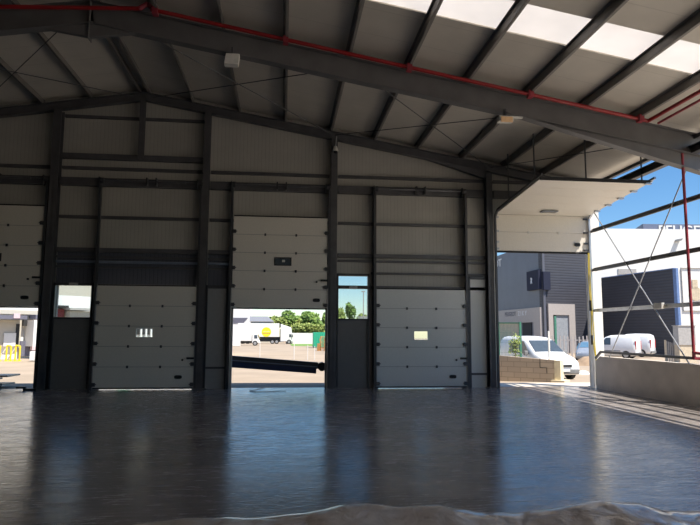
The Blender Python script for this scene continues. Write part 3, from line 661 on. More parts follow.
# front face right of the corner
Cc = pt(597, 61.8); fr2 = Fr(Bc, Cc)
t3 = thing('showroom_wing', 'dark corrugated wing of the showroom with a framed pale service door', 'building', (Bc[0], Bc[1], gz(60)), fr2.rz)
build('front_wall', MB().box(0, fr2.L, 0, .4, gz(60), topz).xf(sh), 'sidingA', t3, local=True)
x_, zt_ = fr2.px(560, 304); xl = fr2.px(547.5, 320)[0]; xr = fr2.px(574, 320)[0]; il = fr2.px(552, 320)[0]; ir = fr2.px(568, 320)[0]; zi = fr2.px(560, 315)[1]
f = MB().box(xl, il, -.2, 0, gz(60), zt_).add(MB().box(ir, xr, -.2, 0, gz(60), zt_)).add(MB().box(il, ir, -.2, 0, zi, zt_)).xf(sh)
build('door_surround', f, 'fascia', t3, local=True)
build('service_door', MB().box(il, ir, -.05, 0, gz(60), zi).xf(sh), 'greyop', t3, local=True)
build('dark_opening', MB().box(il, il+.45, -.07, -.05, gz(60), zi).xf(sh), 'darkop', t3, local=True)
e0 = fr2.px(548, 272)[0]
build('sign_box', MB().box(0, e0, -.35, 0, fr2.px(545, 290)[1], fr2.px(545, 272)[1]).xf(sh), 'navy', t3, local=True)
build('downpipe', MB().tube((.05, -.1, gz(60)), (.05, -.1, topz-.3), .06, 8).xf(sh), 'track', t3, local=True)
# body behind both
# white hall
Wa = pt(594, 63.5); Wb = pt(760, 62.0); fr3 = Fr(Wa, Wb)
t4 = thing('white_hall', 'bright white hall wall behind the open right side', 'building', (Wa[0], Wa[1], gz(62)), fr3.rz)
sh3 = Matrix.Translation((0, 0, -gz(62)))
zt3 = fr3.px(650, 229)[1]
build('wall', MB().box(-1, fr3.L+14, 0, 6, gz(62), zt3).xf(sh3), 'white', t4, local=True)
p0 = fr3.px(618, 274); p1 = fr3.px(636, 269)
build('vent_grille', MB().box(p0[0], p1[0], -.08, 0, p0[1], p1[1]).xf(sh3), 'greybox', t4, local=True)
p0 = fr3.px(677, 240)
build('wall_lamp', MB().quadbox([(p0[0]-.35, -.5, p0[1]-.22), (p0[0]+.25, -.5, p0[1]-.12), (p0[0]+.25, 0, p0[1]-.12), (p0[0]-.35, 0, p0[1]-.22), (p0[0]-.2, -.5, p0[1]+.02), (p0[0]+.4, -.5, p0[1]+.12), (p0[0]+.4, 0, p0[1]+.12), (p0[0]-.2, 0, p0[1]+.02)]).xf(sh3), 'bumper', t4, local=True)
p0 = fr3.px(683, 311); p1 = fr3.px(720, 268)
sg = MB(); w_ = .06
x0_, x1_, za, zb_ = p0[0], p1[0], p0[1], p1[1]
for bx in ((x0_, x1_, za, za+w_), (x0_, x1_, zb_-w_, zb_), (x0_, x0_+w_, za, zb_), (x1_-w_, x1_, za, zb_)): sg.box(bx[0], bx[1], -.12, 0, bx[2], bx[3])
s = build('sign_frame', sg.xf(sh3), 'greybox', t4, local=True)
p0 = fr3.px(696, 294)
build('sign_emblem', MB().tube((p0[0], -.1, p0[1]), (p0[0], -.02, p0[1]), .75, 20).add(MB().box(p0[0]-.4, p0[0]+.2, -.1, -.02, p0[1]+.6, p0[1]+1.6)).xf(sh3), 'beige', s, local=True)
# dark wedge in front of the white hall
Wa = pt(597, 62.5); Wb = pt(676.5, 51); fr4 = Fr(Wa, Wb)
t5 = thing('annex_building', 'lower dark corrugated annex with a blue corner strip in front of the white hall', 'building', (Wa[0], Wa[1], gz(58)), fr4.rz)
sh4 = Matrix.Translation((0, 0, -gz(58)))
zt5 = fr4.px(676, 268.5)[1]
build('wall', MB().box(0, fr4.L, 0, .4, gz(58), zt5).xf(sh4), 'sidingA', t5, local=True)
build('corner_strip', MB().box(fr4.L, fr4.L+.40, -.05, .2, 1.2, zt5+.02).xf(sh4), 'bluepanel', t5, local=True)
build('roof_cap', MB().box(-.1, fr4.L+.1, -.06, .45, zt5, zt5+.08).xf(sh4), 'bluepanel', t5, local=True)
# far block with the big white word
Fa = pt(648.5, 86); Fb = pt(790, 84); fr5 = Fr(Fa, Fb)
t6 = thing('far_block', 'blue grey roof block with big white letters rising behind the white hall', 'building', (Fa[0], Fa[1], 0), fr5.rz)
zt6 = fr5.px(652, 224)[1]
build('wall', MB().box(0, fr5.L, 0, .5, gz(85), zt6), 'parapet', t6, local=True)
Fs = pt(632, 96); dv = V((Fs[0]-Fa[0], Fs[1]-Fa[1], 0))
dloc = Matrix.Rotation(-fr5.rz, 3, 'Z') @ dv
build('side_wall', MB().quadbox([(0, 0, gz(85)), (0.01, .5, gz(85)), (dloc.x+.01, dloc.y+.5, gz(85)), (dloc.x, dloc.y, gz(85)), (0, 0, zt6), (0.01, .5, zt6), (dloc.x+.01, dloc.y+.5, zt6), (dloc.x, dloc.y, zt6)]), 'parapet', t6, local=True)
g0 = fr5.px(659, 234.5); g1 = fr5.px(659, 225.3)
wl = fr5.px(720, 225)[0]-g0[0]
lettering('lettering', 'PEUGEOT', wl, g1[1]-g0[1], 'white', t6, Matrix.Translation((g0[0], 0, g0[1])), .15)

# utility cabinet and slatted fence by the white hall
def box_at(u0, v0, u1, v1, y, depth, name, m, label, cat):
    a = at(u0, v0, y); b = at(u1, v1, y); zlow = min(a.z, b.z)
    return single(name, MB().box(min(a.x, b.x), max(a.x, b.x), y, y+depth, zlow, max(a.z, b.z)), m, label, cat)
t = thing('utility_cabinet', 'grey cabinet on a beige plinth beside the red upright pipe', 'cabinet', (at(687, 345, 40).x, 40, gz(40)))
a = at(678, 326, 40); b = at(696, 345, 40)
build('cabinet_box', MB().box(a.x, b.x, 40, 40.6, b.z, a.z), 'greybox', t); build('lid', MB().box(a.x-.05, b.x+.05, 39.95, 40.65, a.z, a.z+.05), 'greybox', t)
build('plinth', MB().box(a.x+.05, b.x, 40.05, 40.6, gz(40), b.z), 'beige', t)
a = at(666, 341, 41); b = at(678, 341, 41)
t = thing('slat_fence', 'short slatted grey fence left of the grey cabinet', 'fence', (a.x, 41, gz(41)))
mb = MB(); k = 0
while a.x+.14*k < b.x: mb.box(a.x+.14*k, a.x+.14*k+.08, 41, 41.03, gz(41), a.z-.12*k*.35); k += 1
build('slats', mb, 'greybox', t); build('post', MB().box(a.x-.1, a.x, 40.98, 41.08, gz(41), a.z+.08), 'beige', t)
build('rail', MB().box(a.x, b.x, 41.03, 41.06, gz(41)+.4, gz(41)+.46), 'greybox', t)

# light pole in front of the showroom
p = gnd(534, 352); pz = at(534, 250, p.y)
t = thing('light_pole', 'tall slim pale pole in front of the showroom sign', 'pole', (p.x, p.y, gz(p.y)))
build('pole', MB().tube((p.x, p.y, gz(p.y)), (p.x, p.y, pz.z+1.5), .09, 10, .06), 'galv', t)
build('lamp_head', MB().box(p.x-.1, p.x+.7, p.y-.12, p.y+.12, pz.z+1.45, pz.z+1.6), 'lampbody', t)

# --- masonry wall outside the corner doorway
a = V((at(489, 350, 23.3).x, 23.3, 0)); b = V((at(554, 350, 21.6).x, 21.6, 0))
fw = Fr((a.x, a.y), (b.x, b.y))
t = thing('block_wall', 'low beige blockwork wall with a cracked joint outside the corner doorway', 'wall', (a.x, a.y, 0), fw.rz)
h0 = fw.px(497, 355)[1]; h1 = fw.px(553, 361)[1]
build('masonry', MB().quadbox([(-2, 0, -.25), (fw.L, 0, -.15), (fw.L, .2, -.15), (-2, .2, -.25), (-2, 0, h0+.1), (fw.L, 0, h1+.03), (fw.L, .2, h1+.03), (-2, .2, h0+.1)]), 'block', t, local=True)
build('end_pier', MB().box(fw.L, fw.L+.22, -.03, .35, -.2, h1+.02).add(MB().box(fw.L-.1, fw.L+.4, -.2, .5, -.2, -.02)), 'blockend', t, local=True)
cx_ = fw.px(540, 370)[0]
build('crack', MB().box(cx_, cx_+.02, -.012, 0, .42, .75).add(MB().box(cx_+.0, cx_+.25, -.012, 0, .40, .42)).add(MB().box(cx_+.25, cx_+.27, -.012, 0, .2, .42)), 'chassis', t, local=True)
# green mesh fence frame behind the wall
ga = at(498, 323, 25.5); gb = at(520, 323, 25.0)
t = thing('green_fence', 'green steel fence frame standing behind the left end of the blockwork wall', 'fence', (ga.x, 25.3, gz(25)))
for q, nme in ((ga, 'post'), (gb, 'post')): build(nme, MB().box(q.x-.04, q.x+.04, q.y-.04, q.y+.04, gz(25), q.z+.05), 'green', t)
build('rail', MB().bar(ga, gb, .05, .05), 'green', t)
wm = MB()
for k in range(1, 16):
    q = ga+(gb-ga)*k/16; wm.bar((q.x, q.y, gz(25)+.1), (q.x, q.y, q.z), .006, .006, (0, 1, 0))
for k in range(1, 5): wm.bar((ga.x, ga.y, ga.z*k/5), (gb.x, gb.y, gb.z*k/5), .006, .006)
build('mesh_panel', wm, 'green', t)
q = at(555, 316, 27)
single('green_post', MB().box(q.x-.04, q.x+.04, 26.96, 27.04, gz(27), q.z), 'green', 'single green post in front of the white van windscreen side', 'post')
q = at(548.5, 331, 23)
single('white_post', MB().box(q.x-.03, q.x+.03, 22.97, 23.03, gz(23), q.z), 'whitecol', 'thin white post just behind the blockwork wall', 'post')
# small shrub beside green fence
def foliage(c, r, n, size, seed, flat=1):
    rnd = random.Random(seed); mb = MB()
    blobs = [(V((rnd.uniform(-.6, .6), rnd.uniform(-.6, .6), rnd.uniform(-.55, .6)*flat)), rnd.uniform(.35, .6)) for _ in range(9)]
    for _ in range(n):
        b, br = rnd.choice(blobs); d = V((rnd.gauss(0, 1), rnd.gauss(0, 1), rnd.gauss(0, 1))).normalized()*br*rnd.uniform(.75, 1.05)
        p = V(c)+V(((b.x+d.x)*r.x, (b.y+d.y)*r.y, (b.z+d.z)*r.z))
        e = V((rnd.gauss(0, 1), rnd.gauss(0, 1), rnd.gauss(0, 1))).normalized(); g = e.orthogonal().normalized()*size; e = e*size
        k = len(mb.v); mb.v += [p-e, p+g*.6, p+e, p-g*.6]; mb.f.append((k, k+1, k+2, k+3))
    return mb
q = at(515, 343, 24.3)
t = thing('shrub', 'small pale shrub beside the green fence post', 'shrub', (q.x, 24.3, gz(24)))
build('foliage', foliage((q.x, 24.3, q.z-.1), V((.28, .25, .5)), 260, .05, 5), 'leafo', t); build('stem', MB().tube((q.x, 24.3, gz(24)), (q.x, 24.3, q.z), .02, 6), 'wood', t)
# railings in front of showroom
qa = at(548, 336, 46); qb = at(604, 337, 46)
t = thing('yard_railing', 'pale upright railing in front of the showroom door', 'fence', (qa.x, 46, gz(46)))
mb = MB(); k = 0
while qa.x+.32*k < qb.x: mb.box(qa.x+.32*k, qa.x+.32*k+.10, 46, 46.04, gz(46), qa.z+.05*math.sin(k*2.1)); k += 1
build('pickets', mb, 'fascia', t); build('rail', MB().box(qa.x, qb.x, 46.04, 46.08, qa.z-.35, qa.z-.28), 'fascia', t)
# soil mound and white sack
q = gnd(597, 366)
mb = MB(); N = 18
for j in range(N+1):
    for i in range(N+1):
        x = -1+2*i/N; y = -1+2*j/N; rr = min(1, math.hypot(x, y)); h = (1-rr*rr)**1.2
        mb.v.append(V((q.x+.2+x*1.3, q.y+1+y*1.4, gz(q.y)-.03+.62*h+.1*noise.noise(V((x*3, y*3, 0)))*h)))
for j in range(N):
    for i in range(N): a = j*(N+1)+i; mb.f.append((a, a+1, a+N+2, a+N+1))
single('soil_mound', mb, 'dirt', 'brown soil mound beside the corner column outside', 'mound', smooth=True)
q = gnd(584, 374)
mb = MB(); N = 14
for j in range(N+1):
    for i in range(N+1):
        x = -1+2*i/N; y = -1+2*j/N; rr = min(1, math.hypot(x, y)); h = max(0, 1-rr**3)
        mb.v.append(V((q.x+x*.28, q.y+y*.2, gz(q.y)+.16*h*(1+.5*noise.noise(V((x*4, y*4, 1)))))))
for j in range(N):
    for i in range(N): a = j*(N+1)+i; mb.f.append((a, a+1, a+N+2, a+N+1))
single('rubbish_sack', mb, 'white', 'crumpled white sack on the sand beside the van', 'sack')

# ------------------------------------------------------------------ vehicles
def loft(st):
    """stations (x, zbot, zbelt, ztop, wbelt, wtop): closed car-like body along +x=rear"""
    mb = MB(); n = None
    for x, zb_, zm, zt, w, wt in st:
        ring = []
        half = [(w*.86, zb_), (w*.98, zb_+(zm-zb_)*.25), (w, zb_+(zm-zb_)*.7), (w*.985, zm), (wt+(w-wt)*.25, zm+(zt-zm)*.75), (wt*.92, zt-(zt-zm)*.05), (wt*.6, zt), (0, zt+.01)]
        ring = [V((x, a, b)) for a, b in half] + [V((x, -a, b)) for a, b in half[-2::-1]]
        mb.v += ring; n = len(ring)
    for i in range(len(st)-1):
        for j in range(n):
            k = (j+1) % n; mb.f.append((i*n+j, i*n+k, (i+1)*n+k, (i+1)*n+j))
    mb.f.append(tuple(range(n))[::-1]); mb.f.append(tuple((len(st)-1)*n+j for j in range(n)))
    return mb
def wheel(t, x, y, r, w=.2):
    s = 1 if y > 0 else -1
    o = build('wheel', MB().tube((x, y-s*w/2, r), (x, y+s*w/2, r), r, 22), 'rubber', t, local=True)
    build('rim', MB().tube((x, y+s*w/2, r), (x, y+s*(w/2+.015), r), r*.6, 16), 'rim', o, local=True)
def slab(pts, th, out):
    """thin plate from a quad/polygon pushed along out"""
    mb = MB(); n = len(pts); o = V(out).normalized()*th
    mb.v = [V(p)-o*.4 for p in pts]+[V(p)+o for p in pts]
    mb.f = [tuple(range(n)), tuple(range(2*n-1, n-1, -1))]+[(i, (i+1) % n, n+(i+1) % n, n+i) for i in range(n)]
    return mb
def van(label, loc, rz, L, W, H, paint, rearglass=False, tall_tail=True, group=None, sidewin=True, name='van'):
    t = thing(name, label, 'van', loc, rz, group)
    w = W/2; k = L/4.2; hh = H/1.8
    S_ = [(0, .28, .50, .62, w*.78, w*.72), (.06, .22, .58, .80, w*.93, w*.85), (.45, .2, .78, .96, w, w*.9), (.98, .2, .92, 1.10, w, w*.88), (1.75, .2, 1.0, 1.64, w, w*.80), (2.1, .2, 1.02, 1.76, w, w*.80), (2.8, .2, 1.02, 1.80, w, w*.82), (3.9, .2, 1.02, 1.78, w, w*.82), (4.14, .24, 1.0, 1.68, w*.97, w*.79), (4.2, .3, .95, 1.5, w*.92, w*.75)]
    S_ = [(a*k, b*hh, c*hh, d*hh, e, f) for a, b, c, d, e, f in S_]
    build('body', loft(S_), paint, t, local=True, smooth=True, bevel=0)
    # windscreen on the slope between stations 3 and 4
    x0, z0, x1, z1 = S_[3][0]+.06, S_[3][3]+.04, S_[4][0]-.03, S_[4][3]-.03
    build('windscreen', slab([(x0, -w*.80, z0), (x0, w*.80, z0), (x1, w*.70, z1), (x1, -w*.70, z1)], .02, (-(z1-z0), 0, x1-x0)), 'vglass', t, local=True)
    zm = 1.04*hh; zt = 1.58*hh
    for s in (-1, 1):
        def P_(x, z): 
            f_ = (z-1.0*hh)/(1.8*hh-1.0*hh); return (x, s*(w*.985-(w*.985-w*.80)*max(0, f_)*.75+.004), z)
        build('side_window', slab([P_(1.28*k, zm), P_(2.22*k, zm), P_(2.22*k, zt), P_(1.86*k, zt)], .012, (0, s, .15)), 'vglass', t, local=True)
        if sidewin: build('side_window', slab([P_(2.32*k, zm), P_(3.1*k, zm), P_(3.1*k, zt), P_(2.32*k, zt)], .012, (0, s, .15)), 'vglass', t, local=True)
        build('door_mirror', MB().box(1.3*k, 1.42*k, s*(w+.02) if s > 0 else -w-.2, s*w+.2 if s > 0 else -w-.02, .98*hh, 1.18*hh), 'bumper', t, local=True, bevel=.03)
        build('headlight', slab([(.10, s*w*.55, .66*hh), (.14, s*w*.93, .66*hh), (.36, s*w*.93, .86*hh), (.22, s*w*.55, .84*hh)], .02, (-1, 0, .7)), 'headl', t, local=True)
        zt_ = 1.35*hh if tall_tail else 1.0*hh
        build('tail_light', MB().box(L-.06, L+.015, s*w*.86-.07, s*w*.86+.07, .72*hh, zt_), 'tail', t, local=True)
        for x in (.72*k, 3.42*k): wheel(t, x, s*(w-.09), .31*max(1, hh*.97))
        build('side_strip', MB().box(1.1*k, 3.0*k, s*w-.01, s*w+.015, .55*hh, .62*hh), 'bumper', t, local=True)
    build('bumper', MB().box(-.05, .22, -w*.86, w*.86, .26*hh, .46*hh), 'bumper', t, local=True, bevel=.04)
    build('grille', MB().box(-.03, .1, -w*.45, w*.45, .54*hh, .64*hh), 'chassis', t, local=True)
    build('number_plate', MB().box(-.075, -.05, -.26, .26, .36*hh, .46*hh), 'white', t, local=True)
    build('rear_bumper', MB().box(L-.1, L+.06, -w*.9, w*.9, .28*hh, .48*hh), 'bumper', t, local=True, bevel=.03)
    if rearglass: build('rear_window', MB().box(L-.04, L+.012, -w*.6, w*.6, 1.05*hh, 1.5*hh), 'vglass', t, local=True)
    return t
# white compact van, its front corner toward the doorway
fp = gnd(572, 380)
hd = math.radians(-82)            # heading of the nose
# body +x runs to the rear: rear direction = -(heading)
rzv = hd+math.pi
nose = V((at(564, 380, 24.4).x, 24.4))
t = van('white compact van with a wide windscreen parked behind the blockwork wall', (nose.x, nose.y, gz(25.4)), rzv, 4.1, 1.72, 1.82, 'vanwhite', rearglass=True)
wv = MB()
# two white vans parked tails right
for u_, y_, H__, lab in ((635.5, 46.0, 1.93, 'nearer of two white vans parked before the dark annex, red tail lamps showing'), (650.5, 49.6, 2.03, 'farther of two white vans parked before the dark annex, only its tail showing')):
    rz_v = math.radians(-46); L_, W_ = 4.1, 1.75
    dr = V((math.cos(rz_v), math.sin(rz_v), 0)); lf = V((math.sin(rz_v), -math.cos(rz_v), 0))
    c_ = V((at(u_, 345, y_).x, y_, 0)); ns = c_ - lf*(W_/2) - dr*L_
    van(lab, (ns.x, ns.y, gz(47)), rz_v, L_, W_, H__, 'vanwhite', sidewin=False, group='white vans by the annex')

def car(label, loc, rz, paint, glass='bglass'):
    t = thing('car', label, 'car', loc, rz); w = .86; L = 4.2
    S_ = [(0, .3, .48, .58, w*.8, w*.7), (.08, .2, .55, .70, w*.95, w*.85), (.6, .18, .70, .84, w, w*.88), (1.15, .18, .82, .94, w, w*.84), (1.8, .18, .86, 1.38, w, w*.70), (2.3, .18, .87, 1.44, w, w*.70), (3.0, .18, .88, 1.40, w, w*.70), (3.7, .2, .88, 1.02, w, w*.80), (4.12, .22, .80, .96, w*.95, w*.8), (4.2, .3, .7, .85, w*.88, w*.75)]
    build('body', loft(S_), paint, t, local=True, smooth=True)
    build('windscreen', slab([(1.22, -w*.74, .99), (1.22, w*.74, .99), (1.78, w*.62, 1.36), (1.78, -w*.62, 1.36)], .02, (-.4, 0, .6)), glass, t, local=True)
    build('rear_window', slab([(3.06, -w*.62, 1.37), (3.06, w*.62, 1.37), (3.62, w*.7, 1.06), (3.62, -w*.7, 1.06)], .02, (.3, 0, .6)), glass, t, local=True)
    for s in (-1, 1):
        build('side_window', slab([(1.35, s*(w*.98), .90), (3.35, s*w*.98, .90), (2.95, s*w*.79, 1.30), (1.85, s*w*.79, 1.30)], .03, (0, s, .4)), glass, t, local=True)
        for x in (.75, 3.4): wheel(t, x, s*(w-.09), .30)
        build('tail_light', MB().box(4.08, 4.22, s*w*.75-.1, s*w*.75+.1, .62, .78), 'tail', t, local=True)
        build('headlight', MB().box(.02, .2, s*w*.7-.12, s*w*.7+.12, .52, .66), 'headl', t, local=True)
    build('bumper', MB().box(-.04, .2, -w*.85, w*.85, .22, .42), 'bumper', t, local=True, bevel=.03)
    return t
p = gnd(588, 362); car('silver blue car parked behind the white van, beside the soil mound', (p.x, p.y, gz(p.y)), math.radians(58), 'silver')
p = gnd(566, 357); car('white car with a red tail lamp showing over the white van bonnet', (p.x-3.2, p.y+4.6, gz(p.y+3)), math.radians(-14), 'vanwhite')

# ------------------------------------------------------------------ lorries in the yard, beyond the middle door
p = gnd(262, 343.8); Y = p.y; X = lambda u, y=Y: at(u, 335, y).x
H_ = at(262, 323.3, Y).z-gz(Y)
sc = (X(293)-X(252))/1.0
t = thing('articulated_lorry', 'white articulated lorry with a round yellow logo on its trailer', 'lorry', (X(293), Y, gz(Y)))
w = 1.15
xr_ = X(293)-X(293); cabL = X(293)-X(280.5); trL = X(293)-X(238)
z1 = H_
build('cab', MB().quadbox([(-cabL, -w, .45), (0, -w, .45), (0, w, .45), (-cabL, w, .45), (-cabL, -w, z1*.97), (-.35, -w, z1*.80), (-.35, w, z1*.80), (-cabL, w, z1*.97)]), 'white', t, local=True, bevel=.08)
build('windscreen', slab([(0.0, -w*.9, 1.25), (0.0, w*.9, 1.25), (-.25, w*.9, 1.95), (-.25, -w*.9, 1.95)], .03, (1, 0, .4)), 'vglass', t, local=True)
build('side_window', MB().box(-.75, -.25, -w-.02, -w, 1.3, 1.85), 'vglass', t, local=True)
build('door_mirror', MB().box(-.12, 0, -w-.2, -w-.05, 1.35, 1.85), 'chassis', t, local=True)
build('exhaust', MB().box(-cabL-.15, -cabL-.02, -w+.05, -w+.15, .6, z1*.72), 'chassis', t, local=True)
build('front_bumper', MB().box(-.3, .03, -w, w, .2, .5), 'greybox', t, local=True)
tr = build('trailer', MB().box(-trL, -cabL-.25, -w, w, z1*.34, z1), 'white', t, local=True, bevel=.03)
lx = X(266.5)-X(293); lr = (X(271.5)-X(262))/2; lz = at(266.5, 332, Y-w).z-gz(Y)
build('logo', MB().tube((lx, -w-.02, lz), (lx, -w, lz), lr, 28), 'yellow2', tr, local=True)
lettering('logo_lettering', 'LA COMTE', lr*1.3, .14, 'white', tr, Matrix.Translation((lx-lr*.65, -w-.02, lz+.02)), .02)
build('logo_band', MB().box(lx-lr*.8, lx+lr*.8, -w-.03, -w-.02, lz-lr*.35, lz-lr*.2), 'orange', tr, local=True)
build('chassis', MB().box(-trL, -.4, -w*.7, w*.7, .45, z1*.34), 'chassis', t, local=True)
for x in (-.75, -cabL-.7, -cabL-1.5, -trL+1, -trL+1.9):
    for s in (-1, 1): wheel(t, x, s*(w-.15), .42, .3)
# smaller rigid lorry in front
p2 = gnd(250, 345.6); Y2 = p2.y; X2 = lambda u: at(u, 335, Y2).x
t = thing('box_lorry', 'smaller white box lorry in front of the articulated one, at the left of the opening', 'lorry', (X2(260.5), Y2, gz(Y2)))
hB = at(250, 325, Y2).z-gz(Y2); cl = X2(260.5)-X2(252.5); bl = X2(260.5)-X2(226)
build('cab', MB().quadbox([(-cl, -1, .4), (0, -1, .4), (0, 1, .4), (-cl, 1, .4), (-cl, -1, 1.95), (-.5, -1, 1.95), (-.5, 1, 1.95), (-cl, 1, 1.95)]), 'white', t, local=True, bevel=.07)
build('windscreen', slab([(-.1, -.9, 1.15), (-.1, .9, 1.15), (-.42, .9, 1.8), (-.42, -.9, 1.8)], .03, (1, 0, .4)), 'vglass', t, local=True)
build('side_window', MB().box(-.95, -.45, -1.02, -1, 1.15, 1.7), 'vglass', t, local=True)
build('box_body', MB().box(-bl, -cl-.08, -1.05, 1.05, .75, hB), 'white', t, local=True, bevel=.03)
build('chassis', MB().box(-bl, -.3, -.7, .7, .42, .75), 'chassis', t, local=True)
for x in (-.8, -bl+1.3, -cl-2.3):
    for s in (-1, 1): wheel(t, x, s*.88, .40, .25)
t = thing('skip_box', 'white low block beside the left jamb of the middle opening', 'box', (X2(235), Y2-6, gz(Y2)))
a = at(229, 337.5, Y2-6); b = at(240, 346, Y2-6)
build('box', MB().box(a.x, b.x, Y2-6, Y2-5, b.z, a.z), 'white', t); build('foot', MB().box(a.x+.1, b.x-.1, Y2-5.9, Y2-5.1, gz(Y2-6), b.z), 'greybox', t)
# container, pallets, posts
p = gnd(318, 348); Yc = p.y
a = at(313.5, 332.3, Yc); b = at(334, 332.3, Yc)
t = thing('green_container', 'green steel container at the right of the middle opening', 'container', ((a.x+b.x)/2, Yc, gz(Yc)))
build('shell', MB().box(a.x, b.x, Yc, Yc+2.4, gz(Yc)+.1, a.z), 'teal', t); 
mb = MB(); k = 0
while a.x+.1+.3*k < b.x: mb.box(a.x+.1+.3*k, a.x+.18+.3*k, Yc-.05, Yc, gz(Yc)+.15, a.z-.1); k += 1
build('ribs', mb, 'teal', t); build('feet', MB().box(a.x+.1, a.x+.3, Yc, Yc+2.4, gz(Yc), gz(Yc)+.1).add(MB().box(b.x-.3, b.x-.1, Yc, Yc+2.4, gz(Yc), gz(Yc)+.1)), 'chassis', t)
p = gnd(322, 350.8); Yp = p.y
for i, (u0, u1, v) in enumerate(((317.5, 321, 343.5), (320, 330, 336.5))):
    a = at(u0, v, Yp); b = at(u1, v, Yp); zz = gz(Yp); k = 0
    while zz+.14 < a.z+.05:
        tp = thing('pallet', f'{"low" if i == 0 else "tall"} stack of orange wooden pallets before the green container', 'pallet', ((a.x+b.x)/2, Yp, zz), group=f'{"low" if i == 0 else "tall"} pallet stack by the green container')
        cx1 = (a.x+b.x)/2; hw = (b.x-a.x)/2; dx = random.uniform(-.06, .06)
        build('deck', MB().box(-hw+dx, hw+dx, -.5, .5, .1, .135), 'orange', tp, local=True)
        build('blocks', MB().box(-hw+dx, -hw+.1+dx, -.5, .5, 0, .1).add(MB().box(-.05+dx, .05+dx, -.5, .5, 0, .1)).add(MB().box(hw-.1+dx, hw+dx, -.5, .5, 0, .1)), 'orange', tp, local=True)
        zz += .137; k += 1
for u, v0, v1, w_ in ((259.7, 343, 357.5, 'in line with the lorry wheels'), (294, 339, 359.5, 'right of the lorry cab'), (307.5, 345, 360, 'left of the green container'), (314.5, 346, 360, 'right below the green container corner')):
    p = gnd(u, v1); q = at(u, v0, p.y)
    single('white_post', MB().tube((p.x, p.y, gz(p.y)), (p.x, p.y, q.z), .025, 8), 'whitecol', 'thin white post in the yard, '+w_, 'post', 'thin white posts in the yard')
# far white wall, grass, hedge, houses, trees
Yw = 118
a = at(286, 338, Yw); b = at(345, 338, Yw)
single('boundary_wall', MB().box(a.x, b.x+.5, Yw, Yw+.3, gz(Yw), at(300, 333, Yw).z), 'white', 'long white boundary wall beyond the lorries', 'wall')
mb = MB(); k = 0
ya, yb_ = 96, 116
mb.v = [V((at(292, 340, ya).x, ya, gz(ya)+.03)), V((at(345, 340, ya).x, ya, gz(ya)+.03)), V((at(345, 340, yb_).x, yb_, gz(yb_)+.03)), V((at(290, 340, yb_).x, yb_, gz(yb_)+.03))]
mb.v += [q-V((0, 0, .05)) for q in mb.v]; mb.f = [(0, 1, 2, 3), (7, 6, 5, 4), (0, 4, 5, 1), (1, 5, 6, 2), (2, 6, 7, 3), (3, 7, 4, 0)]
single('grass_strip', mb, 'grass', 'strip of green grass before the white boundary wall', 'grass', kind='stuff')
def tree(u, vtop, vbot, wpx, y, label, m='leafg', n=1100, group='trees beyond the yard', size=None):
    top = at(u, vtop, y); bot = at(u, vbot, y); c = (top+bot)/2; g = gz(y)
    wx = wpx*y/600/2
    t = thing('tree', label, 'tree', (c.x, y, g), group=group)
    build('foliage', foliage(c, V((wx, wx*.9, (top.z-bot.z)/2)), n, size or y*.0035, int(u*7+vtop)), m, t)
    build('trunk', MB().tube((c.x, y, g), (c.x, y, c.z+.3*(top.z-c.z)), .22, 8, .1), 'wood', t)
tree(277, 317, 331, 20, 138, 'rounded tree just right of the grey roofed shed', 'leafo')
tree(292, 312, 327, 22, 141, 'broad green tree above the articulated lorry cab')
tree(313, 310, 332, 24, 131, 'tall green tree above the green container')
tree(303, 316, 334, 18, 140, 'olive tree between the two broad green ones', 'leafo')
tree(328, 312, 333, 16, 136, 'green tree at the right jamb of the middle opening')
tree(351, 302, 320, 10, 122, 'young tree in the middle of the two-part pane', 'leafg', 500)
tree(340, 308, 322, 10, 120, 'olive bush at the left of the two-part pane', 'leafo', 500)
tree(361, 314, 326, 12, 140, 'low olive bush right of the young tree in the two-part pane', 'leafo', 400)
a = at(281, 327, 124); b = at(345, 327, 124)
single('hedge', foliage(((a.x+b.x)/2, 124, at(300, 331, 124).z), V(((b.x-a.x)/2, .8, 1.5)), 2500, .35, 3), 'leafo', 'long trimmed hedge above the white boundary wall', 'hedge', kind='stuff')
for u0, u1, v0, v1, w_ in ((296, 303, 321, 332, 'between the two tall trees'), (284, 291, 323, 332, 'above the lorry cab')):
    a = at(u0, v0, 146); b = at(u1, v1, 146)
    t = thing('house', 'small pinkish house half hidden by trees '+w_, 'house', ((a.x+b.x)/2, 146, gz(146)))
    build('walls', MB().box(a.x, b.x, 146, 150, gz(146), a.z-.4), 'pinkwall', t)
    build('roof', MB().prism_xz([(a.x-.3, a.z-.4), (b.x+.3, a.z-.4), ((a.x+b.x)/2, a.z+.6)], 145.7, 150.3), 'pinkwall', t)
    build('window', MB().box(a.x+.4, a.x+1.1, 145.95, 146, a.z-2, a.z-1), 'darkop', t)
# low white box right of the tree in the pane (roof equipment on a far building)
a = at(360, 317, 115); b = at(369, 322, 115)
t = thing('far_hut', 'small white block at the lower right of the two-part pane', 'building', ((a.x+b.x)/2, 115, gz(115)))
build('walls', MB().box(a.x, b.x, 115, 118, gz(115), a.z), 'white', t); build('roof', MB().box(a.x-.2, b.x+.2, 114.8, 118.2, a.z, a.z+.15), 'greybox', t)
a = at(366, 300, 119)
t = thing('lamp_mast', 'thin lamp mast at the right of the two-part pane', 'pole', (at(363.5, 320, 110).x, 110, gz(110)))
q = at(363.5, 292, 110)
build('pole', MB().tube((q.x, 110, gz(110)), (q.x, 110, q.z), .10, 8), 'greybox', t); build('lamp_head', MB().box(q.x-.4, q.x+.3, 109.9, 110.1, q.z, q.z+.2), 'greybox', t)

